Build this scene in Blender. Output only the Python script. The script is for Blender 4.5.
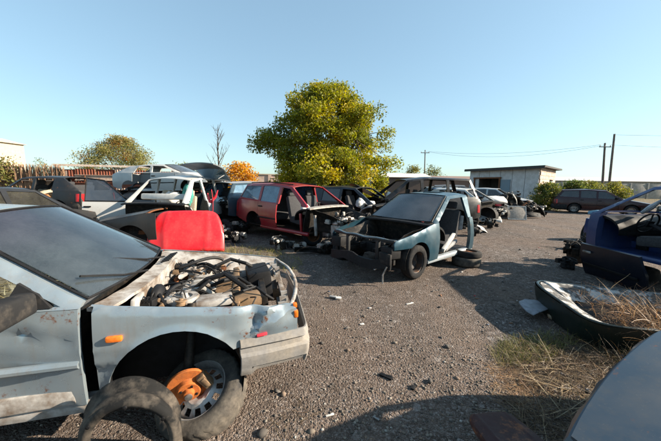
import bpy, bmesh, math, random
import numpy as np
from mathutils import Vector, Matrix, Euler, noise
from mathutils.geometry import delaunay_2d_cdt
R = math.radians
random.seed(7)
rng = np.random.default_rng(7)
scene = bpy.context.scene
for o in list(bpy.data.objects):
    bpy.data.objects.remove(o)
COL = scene.collection

# ------------------------------------------------------------------ camera
CAM_H = 1.58
PITCH = math.atan((220.5 - 184.2) / 290.0)
ROLL = 0.8
cam_d = bpy.data.cameras.new('camera')
cam_d.sensor_width = 36.0
cam_d.lens = 290.0 / 661.0 * 36.0
cam_d.clip_start = 0.02
cam_d.clip_end = 3000
cam = bpy.data.objects.new('camera', cam_d)
COL.objects.link(cam)
cam.matrix_world = (Matrix.Translation((0, 0, CAM_H)) @ Matrix.Rotation(math.pi / 2 - PITCH, 4, 'X')
                    @ Matrix.Rotation(R(ROLL), 4, 'Z'))
scene.camera = cam

# ------------------------------------------------------------------ light
SUN_AZ = (0.999, -0.045)      # horizontal direction towards the sun
SUN_EL = R(25.5)
world = bpy.data.worlds.new('World')
scene.world = world
world.use_nodes = True
wn = world.node_tree
bg = wn.nodes['Background']
sky = wn.nodes.new('ShaderNodeTexSky')
sky.sky_type = 'NISHITA'
sky.sun_disc = False
sky.sun_elevation = SUN_EL
sky.sun_rotation = math.atan2(SUN_AZ[0], SUN_AZ[1])
sky.air_density = 1.0
sky.dust_density = 0.7
sky.ozone_density = 0.35
tint = wn.nodes.new('ShaderNodeMix')
tint.data_type = 'RGBA'
tint.blend_type = 'MULTIPLY'
tint.inputs[0].default_value = 1.0
tint.inputs[7].default_value = (0.84, 1.09, 1.19, 1)
gam = wn.nodes.new('ShaderNodeGamma')
gam.inputs[1].default_value = 0.55
wn.links.new(sky.outputs[0], gam.inputs[0])
wn.links.new(gam.outputs[0], tint.inputs[6])
wn.links.new(tint.outputs[2], bg.inputs[0])
bg.inputs[1].default_value = 0.124
sun_d = bpy.data.lights.new('sun', 'SUN')
sun_d.energy = 5.0
sun_d.angle = R(0.53)
sun_d.color = (1.0, 0.87, 0.70)
sun = bpy.data.objects.new('sun', sun_d)
COL.objects.link(sun)
sd = Vector((SUN_AZ[0], SUN_AZ[1], math.tan(SUN_EL) * math.hypot(*SUN_AZ))).normalized()
sun.rotation_euler = sd.to_track_quat('Z', 'Y').to_euler()
vs = scene.view_settings
vs.view_transform = 'Standard'
vs.look = 'None'
vs.exposure = 1.5
vs.gamma = 1.0
vs.use_curve_mapping = False
scene.render.engine = 'CYCLES'
scene.cycles.max_bounces = 6
scene.cycles.transparent_max_bounces = 12
scene.cycles.caustics_reflective = False
scene.cycles.caustics_refractive = False

# ------------------------------------------------------------------ pixel -> direction helper (photo pixels, 661 wide)
def ray(u, v):
    d = Vector(((u - 330.5) / 290.0, -(v - 220.5) / 290.0, -1.0))
    return (cam.matrix_world.to_3x3() @ d)
def at(u, v, z=0.0):
    r = ray(u, v)
    t = (z - CAM_H) / r.z
    return Vector((r.x * t, r.y * t, z))
def atY(u, v, Y):
    r = ray(u, v)
    t = Y / r.y
    return Vector((r.x * t, Y, CAM_H + r.z * t))

# ------------------------------------------------------------------ materials
MATS = {}
def nodes_of(name):
    m = bpy.data.materials.new(name)
    m.use_nodes = True
    nt = m.node_tree
    return m, nt, nt.nodes['Principled BSDF']
def N(nt, t, **kw):
    n = nt.nodes.new(t)
    for k, v in kw.items():
        if k in n.inputs:
            n.inputs[k].default_value = v
        else:
            setattr(n, k, v)
    return n
def ramp(nt, fac, stops):
    r = nt.nodes.new('ShaderNodeValToRGB')
    el = r.color_ramp.elements
    el[0].position, el[0].color = stops[0][0], (*stops[0][1], 1)
    el[1].position, el[1].color = stops[-1][0], (*stops[-1][1], 1)
    for p, c in stops[1:-1]:
        e = el.new(p)
        e.color = (*c, 1)
    nt.links.new(fac, r.inputs[0])
    return r.outputs[0]
def mixc(nt, fac, a, b):
    m = nt.nodes.new('ShaderNodeMix')
    m.data_type = 'RGBA'
    for sock, v in ((m.inputs[0], fac), (m.inputs[6], a), (m.inputs[7], b)):
        if hasattr(v, 'links'):
            nt.links.new(v, sock)
        elif isinstance(v, (int, float)):
            sock.default_value = v
        else:
            sock.default_value = (*v, 1)
    return m.outputs[2]
def coords(nt, kind='Object'):
    return nt.nodes.new('ShaderNodeTexCoord').outputs[kind]
def noise_fac(nt, scale, detail=4, lo=0.45, hi=0.65, rough=0.6, vec=None, off=0.0):
    n = N(nt, 'ShaderNodeTexNoise', Scale=scale, Detail=detail, Roughness=rough)
    v = vec if vec is not None else coords(nt)
    if off:
        mp = nt.nodes.new('ShaderNodeMapping')
        mp.inputs[1].default_value = (off, off * 1.7, off * 0.6)
        nt.links.new(v, mp.inputs[0])
        v = mp.outputs[0]
    nt.links.new(v, n.inputs['Vector'])
    mr = nt.nodes.new('ShaderNodeMapRange')
    mr.inputs[1].default_value, mr.inputs[2].default_value = lo, hi
    nt.links.new(n.outputs[0], mr.inputs[0])
    return mr.outputs[0], n.outputs[0]
def bump(nt, b, h, strength=0.3, dist=0.01):
    n = nt.nodes.new('ShaderNodeBump')
    n.inputs['Strength'].default_value = strength
    n.inputs['Distance'].default_value = dist
    nt.links.new(h, n.inputs['Height'])
    nt.links.new(n.outputs[0], b.inputs['Normal'])
def mulv(nt, a, v):
    m = nt.nodes.new('ShaderNodeMath')
    m.operation = 'MULTIPLY'
    nt.links.new(a, m.inputs[0])
    m.inputs[1].default_value = v
    return m.outputs[0]

def paint(key, col, rough=0.35, metallic=0.0, dirt=0.35, rust=0.12, coat=0.5, dust=(0.30, 0.25, 0.19)):
    if key in MATS:
        return MATS[key]
    dirt *= 0.42
    if max(col) < .55:
        col = tuple(x * .84 for x in col)
    if max(col) < .06:
        col = tuple(x * .55 for x in col)
        coat *= .5
        dirt *= .45
    dk = 0.35 + 0.65 * min(1.0, max(col) / 0.25)
    dust = tuple(x * dk for x in dust)
    m, nt, b = nodes_of(key)
    d1, dn = noise_fac(nt, 2.2, 6, 0.42, 0.75)
    c = mixc(nt, mulv(nt, d1, dirt), col, dust)
    f2, _ = noise_fac(nt, 18, 5, 0.55, 0.75, off=3.1)
    c = mixc(nt, mulv(nt, f2, dirt * 0.7), c, tuple(x * 0.72 for x in dust))
    mp = nt.nodes.new('ShaderNodeMapping')
    mp.inputs[3].default_value = (9, 9, .9)
    nt.links.new(coords(nt), mp.inputs[0])
    f3, _ = noise_fac(nt, 2.5, 5, .52, .8, .65, vec=mp.outputs[0])
    c = mixc(nt, mulv(nt, f3, min(.5, dirt * 1.6)), c, tuple(x * 0.6 for x in dust))
    f4, _ = noise_fac(nt, 90, 2, .64, .72, off=5.5)
    c = mixc(nt, mulv(nt, f4, min(.4, dirt * .5)), c, tuple(min(1, x * 1.3) for x in dust))
    r1, _ = noise_fac(nt, 5.0, 8, 0.66 - rust * 0.5, 0.70 - rust * 0.5, 0.7, off=7.7)
    r2, _ = noise_fac(nt, 30.0, 4, 0.45, 0.6, 0.7, off=1.7)
    mm = nt.nodes.new('ShaderNodeMath')
    mm.operation = 'MULTIPLY'
    nt.links.new(r1, mm.inputs[0])
    nt.links.new(r2, mm.inputs[1])
    c = mixc(nt, mm.outputs[0], c, (0.16, 0.06, 0.025))
    nt.links.new(c, b.inputs['Base Color'])
    mr = nt.nodes.new('ShaderNodeMapRange')
    mr.inputs[3].default_value, mr.inputs[4].default_value = rough, min(0.95, rough + 0.35)
    nt.links.new(d1, mr.inputs[0])
    nt.links.new(mr.outputs[0], b.inputs['Roughness'])
    b.inputs['Metallic'].default_value = metallic
    b.inputs['Coat Weight'].default_value = coat * .6
    b.inputs['Specular IOR Level'].default_value = 0.4
    b.inputs['Coat Roughness'].default_value = 0.12 + rough * 0.3
    MATS[key] = m
    return m

def plain(key, col, rough=0.6, metallic=0.0, var=0.35, scale=14, bmp=0.15, spec=0.5):
    if key in MATS:
        return MATS[key]
    m, nt, b = nodes_of(key)
    f, n = noise_fac(nt, scale, 6, 0.3, 0.75)
    c = mixc(nt, f, tuple(x * (1 - var) for x in col), tuple(min(1, x * (1 + var)) for x in col))
    nt.links.new(c, b.inputs['Base Color'])
    b.inputs['Roughness'].default_value = rough
    b.inputs['Metallic'].default_value = metallic
    b.inputs['Specular IOR Level'].default_value = spec
    if bmp:
        bump(nt, b, n, bmp, 0.01)
    MATS[key] = m
    return m

def twotone(key, a, b_, scale=6, lo=0.45, hi=0.6, rough=0.8, metallic=0.0, bmp=0.3, detail=8):
    if key in MATS:
        return MATS[key]
    m, nt, b = nodes_of(key)
    f, n = noise_fac(nt, scale, detail, lo, hi, 0.65)
    g, _ = noise_fac(nt, scale * 7, 4, 0.35, 0.7, off=2.2)
    c = mixc(nt, f, a, b_)
    c = mixc(nt, mulv(nt, g, 0.4), c, tuple(x * 0.45 for x in a))
    nt.links.new(c, b.inputs['Base Color'])
    b.inputs['Roughness'].default_value = rough
    b.inputs['Metallic'].default_value = metallic
    b.inputs['Specular IOR Level'].default_value = 0.25
    bump(nt, b, n, bmp, 0.01)
    MATS[key] = m
    return m

def glass(key, tint=(0.75, 0.82, 0.83), dirt=0.25, dcol=(0.42, 0.40, 0.36), topband=None):  # film of colour dcol: dirt, on some panes a painted sky reflection
    if key in MATS:
        return MATS[key]
    m = bpy.data.materials.new(key)
    m.use_nodes = True
    nt = m.node_tree
    nt.nodes.clear()
    out = nt.nodes.new('ShaderNodeOutputMaterial')
    tr = nt.nodes.new('ShaderNodeBsdfTransparent')
    tr.inputs[0].default_value = (*tint, 1)
    if topband:
        sx = nt.nodes.new('ShaderNodeSeparateXYZ')
        nt.links.new(coords(nt), sx.inputs[0])
        mr = nt.nodes.new('ShaderNodeMapRange')
        mr.inputs[1].default_value, mr.inputs[2].default_value = topband[0], topband[1]
        nt.links.new(sx.outputs[2], mr.inputs[0])
        nt.links.new(mixc(nt, mr.outputs[0], tint, topband[2]), tr.inputs[0])
    gl = nt.nodes.new('ShaderNodeBsdfGlossy')
    gl.inputs[0].default_value = (1, 1, 1, 1)
    gl.inputs[1].default_value = 0.03
    fr = nt.nodes.new('ShaderNodeFresnel')
    fr.inputs[0].default_value = 1.75
    mx = nt.nodes.new('ShaderNodeMixShader')
    nt.links.new(fr.outputs[0], mx.inputs[0])
    nt.links.new(tr.outputs[0], mx.inputs[1])
    nt.links.new(gl.outputs[0], mx.inputs[2])
    df = nt.nodes.new('ShaderNodeBsdfDiffuse')
    df.inputs[0].default_value = (*dcol, 1)
    f, _ = noise_fac(nt, 3.0, 6, 0.15, 0.95)
    g, _ = noise_fac(nt, 60.0, 3, 0.4, 0.8, off=4)
    ad = nt.nodes.new('ShaderNodeMath')
    ad.operation = 'MULTIPLY_ADD'
    nt.links.new(f, ad.inputs[0])
    ad.inputs[1].default_value = dirt
    nt.links.new(mulv(nt, g, dirt * 0.25), ad.inputs[2])
    m2 = nt.nodes.new('ShaderNodeMixShader')
    nt.links.new(ad.outputs[0], m2.inputs[0])
    nt.links.new(mx.outputs[0], m2.inputs[1])
    nt.links.new(df.outputs[0], m2.inputs[2])
    nt.links.new(m2.outputs[0], out.inputs[0])
    MATS[key] = m
    return m

def leafmat(key, translucent=0.45, attr='tint'):
    if key in MATS:
        return MATS[key]
    m = bpy.data.materials.new(key)
    m.use_nodes = True
    nt = m.node_tree
    nt.nodes.clear()
    out = nt.nodes.new('ShaderNodeOutputMaterial')
    a = nt.nodes.new('ShaderNodeAttribute')
    a.attribute_name = attr
    d = nt.nodes.new('ShaderNodeBsdfPrincipled')
    d.inputs['Roughness'].default_value = 0.55
    d.inputs['Specular IOR Level'].default_value = 0.3
    t = nt.nodes.new('ShaderNodeBsdfTranslucent')
    hs = nt.nodes.new('ShaderNodeHueSaturation')
    hs.inputs['Saturation'].default_value = 1.1
    hs.inputs['Value'].default_value = 1.4
    nt.links.new(a.outputs[0], d.inputs['Base Color'])
    nt.links.new(a.outputs[0], hs.inputs['Color'])
    nt.links.new(hs.outputs[0], t.inputs[0])
    mx = nt.nodes.new('ShaderNodeMixShader')
    mx.inputs[0].default_value = translucent
    nt.links.new(d.outputs[0], mx.inputs[1])
    nt.links.new(t.outputs[0], mx.inputs[2])
    nt.links.new(mx.outputs[0], out.inputs[0])
    MATS[key] = m
    return m

BLACK = plain('black_plastic', (0.009, 0.009, 0.010), 0.6, var=0.5, spec=0.22)
DUSTBLACK = twotone('dusty_black_plastic', (0.014, 0.014, 0.015), (0.07, 0.06, 0.05), 7, 0.5, 0.75, 0.75)
RUBBER = twotone('tyre_rubber', (0.014, 0.014, 0.015), (0.07, 0.06, 0.05), 5, 0.5, 0.8, 0.9)
DUSTRUBBER = twotone('dusty_tyre_rubber', (0.035, 0.034, 0.034), (0.17, 0.145, 0.115), 6, 0.35, 0.7, 0.95, bmp=0.6)
STEEL = plain('bare_steel', (0.32, 0.31, 0.30), 0.45, 0.8, 0.4, 20)
ALU = twotone('dirty_aluminium', (0.42, 0.40, 0.37), (0.16, 0.12, 0.09), 9, 0.45, 0.7, 0.55, 0.4)
RIMSTEEL = twotone('steel_rim', (0.46, 0.44, 0.42), (0.20, 0.12, 0.07), 8, 0.5, 0.75, 0.5, 0.5)
DARKRIM = twotone('dark_rim', (0.06, 0.055, 0.055), (0.20, 0.10, 0.05), 9, 0.5, 0.72, 0.7, 0.3)
RUST = twotone('rust', (0.20, 0.075, 0.03), (0.10, 0.05, 0.03), 14, 0.4, 0.65, 0.9)
RUSTDISC = twotone('rusty_brake_disc', (0.52, 0.15, 0.035), (0.28, 0.10, 0.04), 25, 0.45, 0.75, 0.8, 0.2)
GREASE = twotone('greasy_metal', (0.014, 0.013, 0.012), (0.06, 0.045, 0.034), 12, 0.45, 0.7, 0.6, 0.3)
BROWNMET = twotone('brown_grimy_metal', (0.26, 0.17, 0.10), (0.12, 0.08, 0.05), 9, 0.4, 0.7, 0.75, 0.2)
BEIGE = plain('beige_fabric', (0.36, 0.30, 0.22), 0.95, var=0.35, scale=30)
GREYFAB = plain('grey_fabric', (0.035, 0.035, 0.038), 0.95, var=0.4, scale=40)
REDFAB = plain('dark_red_fabric', (0.22, 0.03, 0.03), 0.95, var=0.3, scale=30)
WHITEPL = plain('white_plastic', (0.52, 0.51, 0.48), 0.6, var=0.15, scale=10)
AIRBAG = plain('white_airbag_cloth', (0.58, 0.57, 0.55), 0.95, var=0.12, scale=12, bmp=0.3)
PINKRED = plain('red_plastic', (0.62, 0.04, 0.06), 0.5, var=0.15)
ORANGE = plain('orange_lens', (0.75, 0.17, 0.02), 0.25, var=0.3, scale=60)
LAMP = plain('headlight_lens', (0.42, 0.43, 0.44), 0.15, 0.2, 0.3, 8)
TAILRED = plain('tail_lamp_lens', (0.35, 0.01, 0.012), 0.2, var=0.2)
CLEARGL = glass('clear_car_glass', dirt=0.16)
DARKGL = glass('dark_car_glass', (0.16, 0.20, 0.24), 0.12)
BLUEGL = glass('sky_painted_blue_glass', (0.30, 0.45, 0.62), 0.6, (0.30, 0.48, 0.60))  # pale blue film paints the reflected sky onto the tinted panes
MILKY = glass('milky_glass', (0.5, 0.55, 0.58), 0.45, (0.30, 0.30, 0.30))  # milky film stands in for sky reflected in the burgundy windshield

# ------------------------------------------------------------------ mesh helpers
def set_mesh(name, verts, faces, mat, parent=None, smooth=True, angle=40, kind=None):
    me = bpy.data.meshes.new(name)
    me.from_pydata([tuple(v) for v in verts], [], faces)
    me.update()
    return link(name, me, mat, parent, smooth, angle, kind)
def link(name, me, mat, parent=None, smooth=True, angle=40, kind=None):
    if mat:
        me.materials.append(mat)
    if smooth:
        me.shade_smooth()
        me.set_sharp_from_angle(angle=R(angle))
    o = bpy.data.objects.new(name, me)
    COL.objects.link(o)
    if parent:
        o.parent = parent
    if kind:
        o['kind'] = kind
    return o
def fast_mesh(name, V, F, mat, parent=None, kind=None, smooth=False, attr=None):
    """V (n,3) float, F (m,k) int arrays with constant k"""
    me = bpy.data.meshes.new(name)
    m, k = F.shape
    me.vertices.add(len(V))
    me.vertices.foreach_set('co', np.ascontiguousarray(V, dtype=np.float32).ravel())
    me.loops.add(m * k)
    me.loops.foreach_set('vertex_index', np.ascontiguousarray(F, dtype=np.int32).ravel())
    me.polygons.add(m)
    me.polygons.foreach_set('loop_start', np.arange(0, m * k, k, dtype=np.int32))
    if smooth:
        me.polygons.foreach_set('use_smooth', np.ones(m, dtype=bool))
    me.update(calc_edges=True)
    if attr is not None:
        a = me.attributes.new('tint', 'FLOAT_COLOR', 'FACE')
        c = np.ones((m, 4), dtype=np.float32)
        c[:, :3] = attr
        a.data.foreach_set('color', c.ravel())
    me.materials.append(mat)
    o = bpy.data.objects.new(name, me)
    COL.objects.link(o)
    if parent:
        o.parent = parent
    if kind:
        o['kind'] = kind
    return o
def tag(o, label, cat, group=None):
    o['label'] = label
    o['category'] = cat
    if group:
        o['group'] = group
    return o
def structure(o):
    o['kind'] = 'structure'
    return o
def thing(name, loc, label, cat, rotz=0.0, group=None):
    o = bpy.data.objects.new(name, None)
    o.empty_display_size = 0.2
    COL.objects.link(o)
    o.location = loc
    o.rotation_euler = (0, 0, rotz)
    return tag(o, label, cat, group)

class MB:
    def __init__(self):
        self.v, self.f = [], []
    def add(self, vs, fs, M=None):
        b = len(self.v)
        for p in vs:
            p = Vector(p)
            self.v.append(M @ p if M is not None else p)
        self.f += [tuple(b + i for i in f) for f in fs]
        return self
    def box(self, c, s, rot=(0, 0, 0), bev=0.0, M=None):
        T = Matrix.Translation(c) @ Euler(rot).to_matrix().to_4x4()
        if M is not None:
            T = M @ T
        hx, hy, hz = s[0] / 2, s[1] / 2, s[2] / 2
        if bev <= 0:
            vs = [(x * hx, y * hy, z * hz) for x in (-1, 1) for y in (-1, 1) for z in (-1, 1)]
            fs = [(0, 1, 3, 2), (4, 6, 7, 5), (0, 4, 5, 1), (2, 3, 7, 6), (0, 2, 6, 4), (1, 5, 7, 3)]
            return self.add(vs, fs, T)
        bm = bmesh.new()
        bmesh.ops.create_cube(bm, size=1.0)
        for v in bm.verts:
            v.co = Vector((v.co.x * s[0], v.co.y * s[1], v.co.z * s[2]))
        bmesh.ops.bevel(bm, geom=bm.edges[:], offset=min(bev, min(s) * 0.48), segments=2, affect='EDGES', profile=0.6)
        bm.verts.index_update()
        self.add([v.co for v in bm.verts], [[v.index for v in f.verts] for f in bm.faces], T)
        bm.free()
        return self
    def tube(self, pts, r, n=8, cap=True, M=None):
        pts = [Vector(p) for p in pts]
        rs = r if isinstance(r, (list, tuple)) else [r] * len(pts)
        vs, fs = [], []
        up = None
        for i, p in enumerate(pts):
            a = pts[max(0, i - 1)]
            b = pts[min(len(pts) - 1, i + 1)]
            t = (b - a)
            t = t.normalized() if t.length > 1e-9 else Vector((0, 0, 1))
            if up is None:
                up = Vector((0, 0, 1)) if abs(t.z) < 0.9 else Vector((1, 0, 0))
            x = up.cross(t)
            x = x.normalized() if x.length > 1e-6 else t.orthogonal().normalized()
            y = t.cross(x).normalized()
            up = y
            for k in range(n):
                q = 2 * math.pi * k / n
                vs.append(p + (x * math.cos(q) + y * math.sin(q)) * rs[i])
        for i in range(len(pts) - 1):
            for k in range(n):
                k2 = (k + 1) % n
                fs.append((i * n + k, i * n + k2, (i + 1) * n + k2, (i + 1) * n + k))
        if cap:
            fs.append(tuple(range(n - 1, -1, -1)))
            fs.append(tuple((len(pts) - 1) * n + k for k in range(n)))
        return self.add(vs, fs, M)
    def lathe(self, prof, n=28, M=None, closed=False):
        """prof: (radius, y) along local Y axis"""
        vs, fs = [], []
        for (r, y) in prof:
            for k in range(n):
                q = 2 * math.pi * k / n
                vs.append((r * math.cos(q), y, r * math.sin(q)))
        m = len(prof)
        for i in range(m if closed else m - 1):
            j = (i + 1) % m
            for k in range(n):
                k2 = (k + 1) % n
                fs.append((i * n + k, i * n + k2, j * n + k2, j * n + k))
        return self.add(vs, fs, M)
    def grid(self, fn, nu, nv, t=0.0, tdir=None, M=None):
        """fn(u,v) -> Vector, u,v in 0..1; optional thickness t along tdir"""
        vs = [Vector(fn(i / nu, j / nv)) for i in range(nu + 1) for j in range(nv + 1)]
        w = nv + 1
        fs = [(i * w + j, (i + 1) * w + j, (i + 1) * w + j + 1, i * w + j + 1) for i in range(nu) for j in range(nv)]
        if t:
            b = len(vs)
            td = Vector(tdir if tdir else (0, 0, -1)) * t
            vs += [v + td for v in vs]
            fs += [tuple(b + k for k in reversed(f)) for f in fs]
            for i in range(nu):
                fs.append((i * w, b + i * w, b + (i + 1) * w, (i + 1) * w))
                fs.append(((i + 1) * w + nv, b + (i + 1) * w + nv, b + i * w + nv, i * w + nv))
            for j in range(nv):
                fs.append((j + 1, b + j + 1, b + j, j))
                fs.append((nu * w + j, b + nu * w + j, b + nu * w + j + 1, nu * w + j + 1))
        return self.add(vs, fs, M)
    def build(self, name, mat, parent=None, smooth=True, angle=40, kind=None):
        return set_mesh(name, self.v, self.f, mat, parent, smooth, angle, kind)

def inside(p, poly):
    x, y = p
    c = False
    j = len(poly) - 1
    for i in range(len(poly)):
        xi, yi = poly[i]
        xj, yj = poly[j]
        if (yi > y) != (yj > y) and x < (xj - xi) * (y - yi) / (yj - yi) + xi:
            c = not c
        j = i
    return c
def resample(poly, step):
    out = []
    n = len(poly)
    for i in range(n):
        a, b = poly[i], poly[(i + 1) % n]
        L = math.hypot(b[0] - a[0], b[1] - a[1])
        k = max(1, int(math.ceil(L / step)))
        for q in range(k):
            out.append((a[0] + (b[0] - a[0]) * q / k, a[1] + (b[1] - a[1]) * q / k))
    return out
def sheet2d(outer, holes=(), step=0.08):
    loops = [resample(outer, step)] + [resample(h, step) for h in holes]
    pts, edges = [], []
    for lp in loops:
        b = len(pts)
        pts += [Vector(p) for p in lp]
        edges += [(b + i, b + (i + 1) % len(lp)) for i in range(len(lp))]
    xs = [p[0] for p in outer]
    ys = [p[1] for p in outer]
    bnd = list(pts)
    x = min(xs) + step * 0.5
    row = 0
    while x < max(xs):
        y = min(ys) + step * (0.5 if row % 2 else 0.25)
        while y < max(ys):
            if inside((x, y), loops[0]) and not any(inside((x, y), h) for h in loops[1:]):
                if all((p.x - x) ** 2 + (p.y - y) ** 2 > (step * 0.45) ** 2 for p in bnd):
                    pts.append(Vector((x, y)))
            y += step
        x += step
        row += 1
    r = delaunay_2d_cdt(pts, edges, [], 0, 1e-5)
    V = [(v.x, v.y) for v in r[0]]
    F = []
    for f in r[2]:
        cx = sum(V[i][0] for i in f) / len(f)
        cy = sum(V[i][1] for i in f) / len(f)
        if inside((cx, cy), loops[0]) and not any(inside((cx, cy), h) for h in loops[1:]):
            F.append(tuple(f))
    return V, F
def lift(mb, V, F, fn, off, flip=False, M=None):
    """fn(a,b)->Vector; second layer displaced by Vector off (or callable); rim closed"""
    vs = [Vector(fn(*p)) for p in V]
    b = len(vs)
    vs2 = [v + (off(p) if callable(off) else Vector(off)) for v, p in zip(vs, V)]
    cnt = {}
    for f in F:
        for i in range(len(f)):
            e = (f[i], f[(i + 1) % len(f)])
            cnt[e] = 1
    rim = [e for e in cnt if (e[1], e[0]) not in cnt]
    fs = [tuple(f) for f in F] + [tuple(b + i for i in reversed(f)) for f in F] + [(e[1], e[0], b + e[0], b + e[1]) for e in rim]
    if flip:
        fs = [tuple(reversed(f)) for f in fs]
    return mb.add(vs + vs2, fs, M)

def nz(x, y, z, s=1.0):
    return noise.noise(Vector((x * s, y * s, z * s)))

# ================================================================== GROUND
def ground_h(x, y):
    d = math.hypot(x, y)
    k = min(1.0, max(0.0, (d - 0.5) / 3.0)) * max(0.0, 1 - max(0, d - 40) / 40)
    return k * (0.030 * nz(x, y, 0.3, 0.55) + 0.014 * nz(x, y, 5.3, 1.7)) + 0.006 * nz(x, y, 2.3, 5.0) * max(0, 1 - d / 25)

def gravel_mat():
    m, nt, b = nodes_of('gravel_dirt')
    co = coords(nt)
    v1 = N(nt, 'ShaderNodeTexVoronoi', Scale=52.0)
    v2 = N(nt, 'ShaderNodeTexVoronoi', Scale=120.0)
    v3 = N(nt, 'ShaderNodeTexVoronoi', Scale=17.0)
    for v in (v1, v2, v3):
        nt.links.new(co, v.inputs['Vector'])
    pal = [(0.0, (0.022, 0.018, 0.016)), (0.3, (0.072, 0.057, 0.049)), (0.6, (0.145, 0.116, 0.100)), (0.85, (0.26, 0.223, 0.20)), (1.0, (0.52, 0.485, 0.46))]
    def cellcol(v):
        sx = nt.nodes.new('ShaderNodeSeparateColor')
        nt.links.new(v.outputs['Color'], sx.inputs[0])
        return ramp(nt, sx.outputs[0], pal), sx.outputs[1]
    c1, k1 = cellcol(v1)
    c2, k2 = cellcol(v2)
    c3, k3 = cellcol(v3)
    c = mixc(nt, 0.5, c1, c2)
    # sparse larger stones
    th = nt.nodes.new('ShaderNodeMath')
    th.operation = 'GREATER_THAN'
    nt.links.new(k3, th.inputs[0])
    th.inputs[1].default_value = 0.82
    c = mixc(nt, mulv(nt, th.outputs[0], 0.55), c, c3)
    # compacted brown dust patches
    f, fn = noise_fac(nt, 0.55, 7, 0.38, 0.66, 0.62, vec=co)
    c = mixc(nt, mulv(nt, f, 0.55), c, (0.185, 0.130, 0.098))
    f5, _5 = noise_fac(nt, 0.16, 4, 0.42, 0.62, 0.5, vec=co, off=33)
    c = mixc(nt, mulv(nt, f5, 0.35), c, (0.055, 0.044, 0.037))
    g, gn = noise_fac(nt, 2.6, 7, 0.5, 0.72, 0.65, vec=co, off=9)
    c = mixc(nt, mulv(nt, g, 0.55), c, (0.065, 0.052, 0.042))
    # packed wheel tracks leading into the yard
    mpt = nt.nodes.new('ShaderNodeMapping')
    mpt.inputs[2].default_value = (0, 0, R(-24))
    mpt.inputs[3].default_value = (1.1, .10, 1)
    nt.links.new(co, mpt.inputs[0])
    ft, _t = noise_fac(nt, 1.0, 3, .50, .64, .5, vec=mpt.outputs[0], off=2.0)
    c = mixc(nt, mulv(nt, ft, 0.45), c, (0.205, 0.152, 0.118))
    # oil stains
    o_, on = noise_fac(nt, 0.8, 5, 0.60, 0.72, 0.55, vec=co, off=21)
    c = mixc(nt, mulv(nt, o_, 0.7), c, (0.03, 0.027, 0.025))
    # far beyond the yard: dry grass
    ln = nt.nodes.new('ShaderNodeVectorMath')
    ln.operation = 'LENGTH'
    nt.links.new(co, ln.inputs[0])
    mr = nt.nodes.new('ShaderNodeMapRange')
    mr.inputs[1].default_value, mr.inputs[2].default_value = 30, 70
    nt.links.new(ln.outputs['Value'], mr.inputs[0])
    c = mixc(nt, mr.outputs[0], c, (0.16, 0.13, 0.07))
    nt.links.new(c, b.inputs['Base Color'])
    b.inputs['Roughness'].default_value = 0.95
    b.inputs['Specular IOR Level'].default_value = 0.2
    sm = nt.nodes.new('ShaderNodeMath')
    sm.operation = 'MULTIPLY_ADD'
    nt.links.new(v1.outputs['Distance'], sm.inputs[0])
    sm.inputs[1].default_value = -1.0
    nt.links.new(gn, sm.inputs[2])
    s2 = nt.nodes.new('ShaderNodeMath')
    s2.operation = 'MULTIPLY_ADD'
    nt.links.new(v2.outputs['Distance'], s2.inputs[0])
    s2.inputs[1].default_value = -0.6
    nt.links.new(sm.outputs[0], s2.inputs[2])
    bump(nt, b, s2.outputs[0], 0.95, 0.022)
    return m
GRAVEL = gravel_mat()
def build_ground():
    ax = np.concatenate([-np.geomspace(900, 16, 26), np.linspace(-15, 22, 186), np.geomspace(23, 900, 26)])
    ay = np.concatenate([-np.geomspace(300, 4, 14), np.linspace(-3, 22, 150), np.geomspace(23, 1500, 34)])
    nx, ny = len(ax), len(ay)
    V = np.array([(x, y, ground_h(x, y)) for x in ax for y in ay])
    I = np.arange(nx * ny).reshape(nx, ny)
    F = np.stack([I[:-1, :-1], I[1:, :-1], I[1:, 1:], I[:-1, 1:]], -1).reshape(-1, 4)
    structure(fast_mesh('ground', V, F, GRAVEL, smooth=True))
build_ground()

# loose gravel: real pebbles, too many to count
def pebble_mat():
    m, nt, b = nodes_of('pebble_stone')
    a = nt.nodes.new('ShaderNodeAttribute')
    a.attribute_name = 'tint'
    f, n = noise_fac(nt, 70, 4, 0.3, 0.7)
    c = mixc(nt, mulv(nt, f, 0.35), a.outputs[0], (0.12, 0.10, 0.08))
    nt.links.new(c, b.inputs['Base Color'])
    b.inputs['Roughness'].default_value = 0.9
    return m
PEB = pebble_mat()
def rock_proto(n=8):
    out = []
    for k in range(n):
        bm = bmesh.new()
        bmesh.ops.create_icosphere(bm, subdivisions=1, radius=1.0)
        for v in bm.verts:
            v.co *= 0.75 + 0.5 * random.random()
            v.co.z *= 0.6
        bm.verts.index_update()
        out.append((np.array([v.co for v in bm.verts]), np.array([[v.index for v in f.verts] for f in bm.faces])))
        bm.free()
    return out
ROCKS = rock_proto()
STONE_COLS = 0.80 * np.array([(0.10, 0.085, 0.07), (0.16, 0.13, 0.10), (0.22, 0.185, 0.15), (0.28, 0.25, 0.21), (0.07, 0.062, 0.055), (0.20, 0.14, 0.10), (0.42, 0.40, 0.36)])
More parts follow.
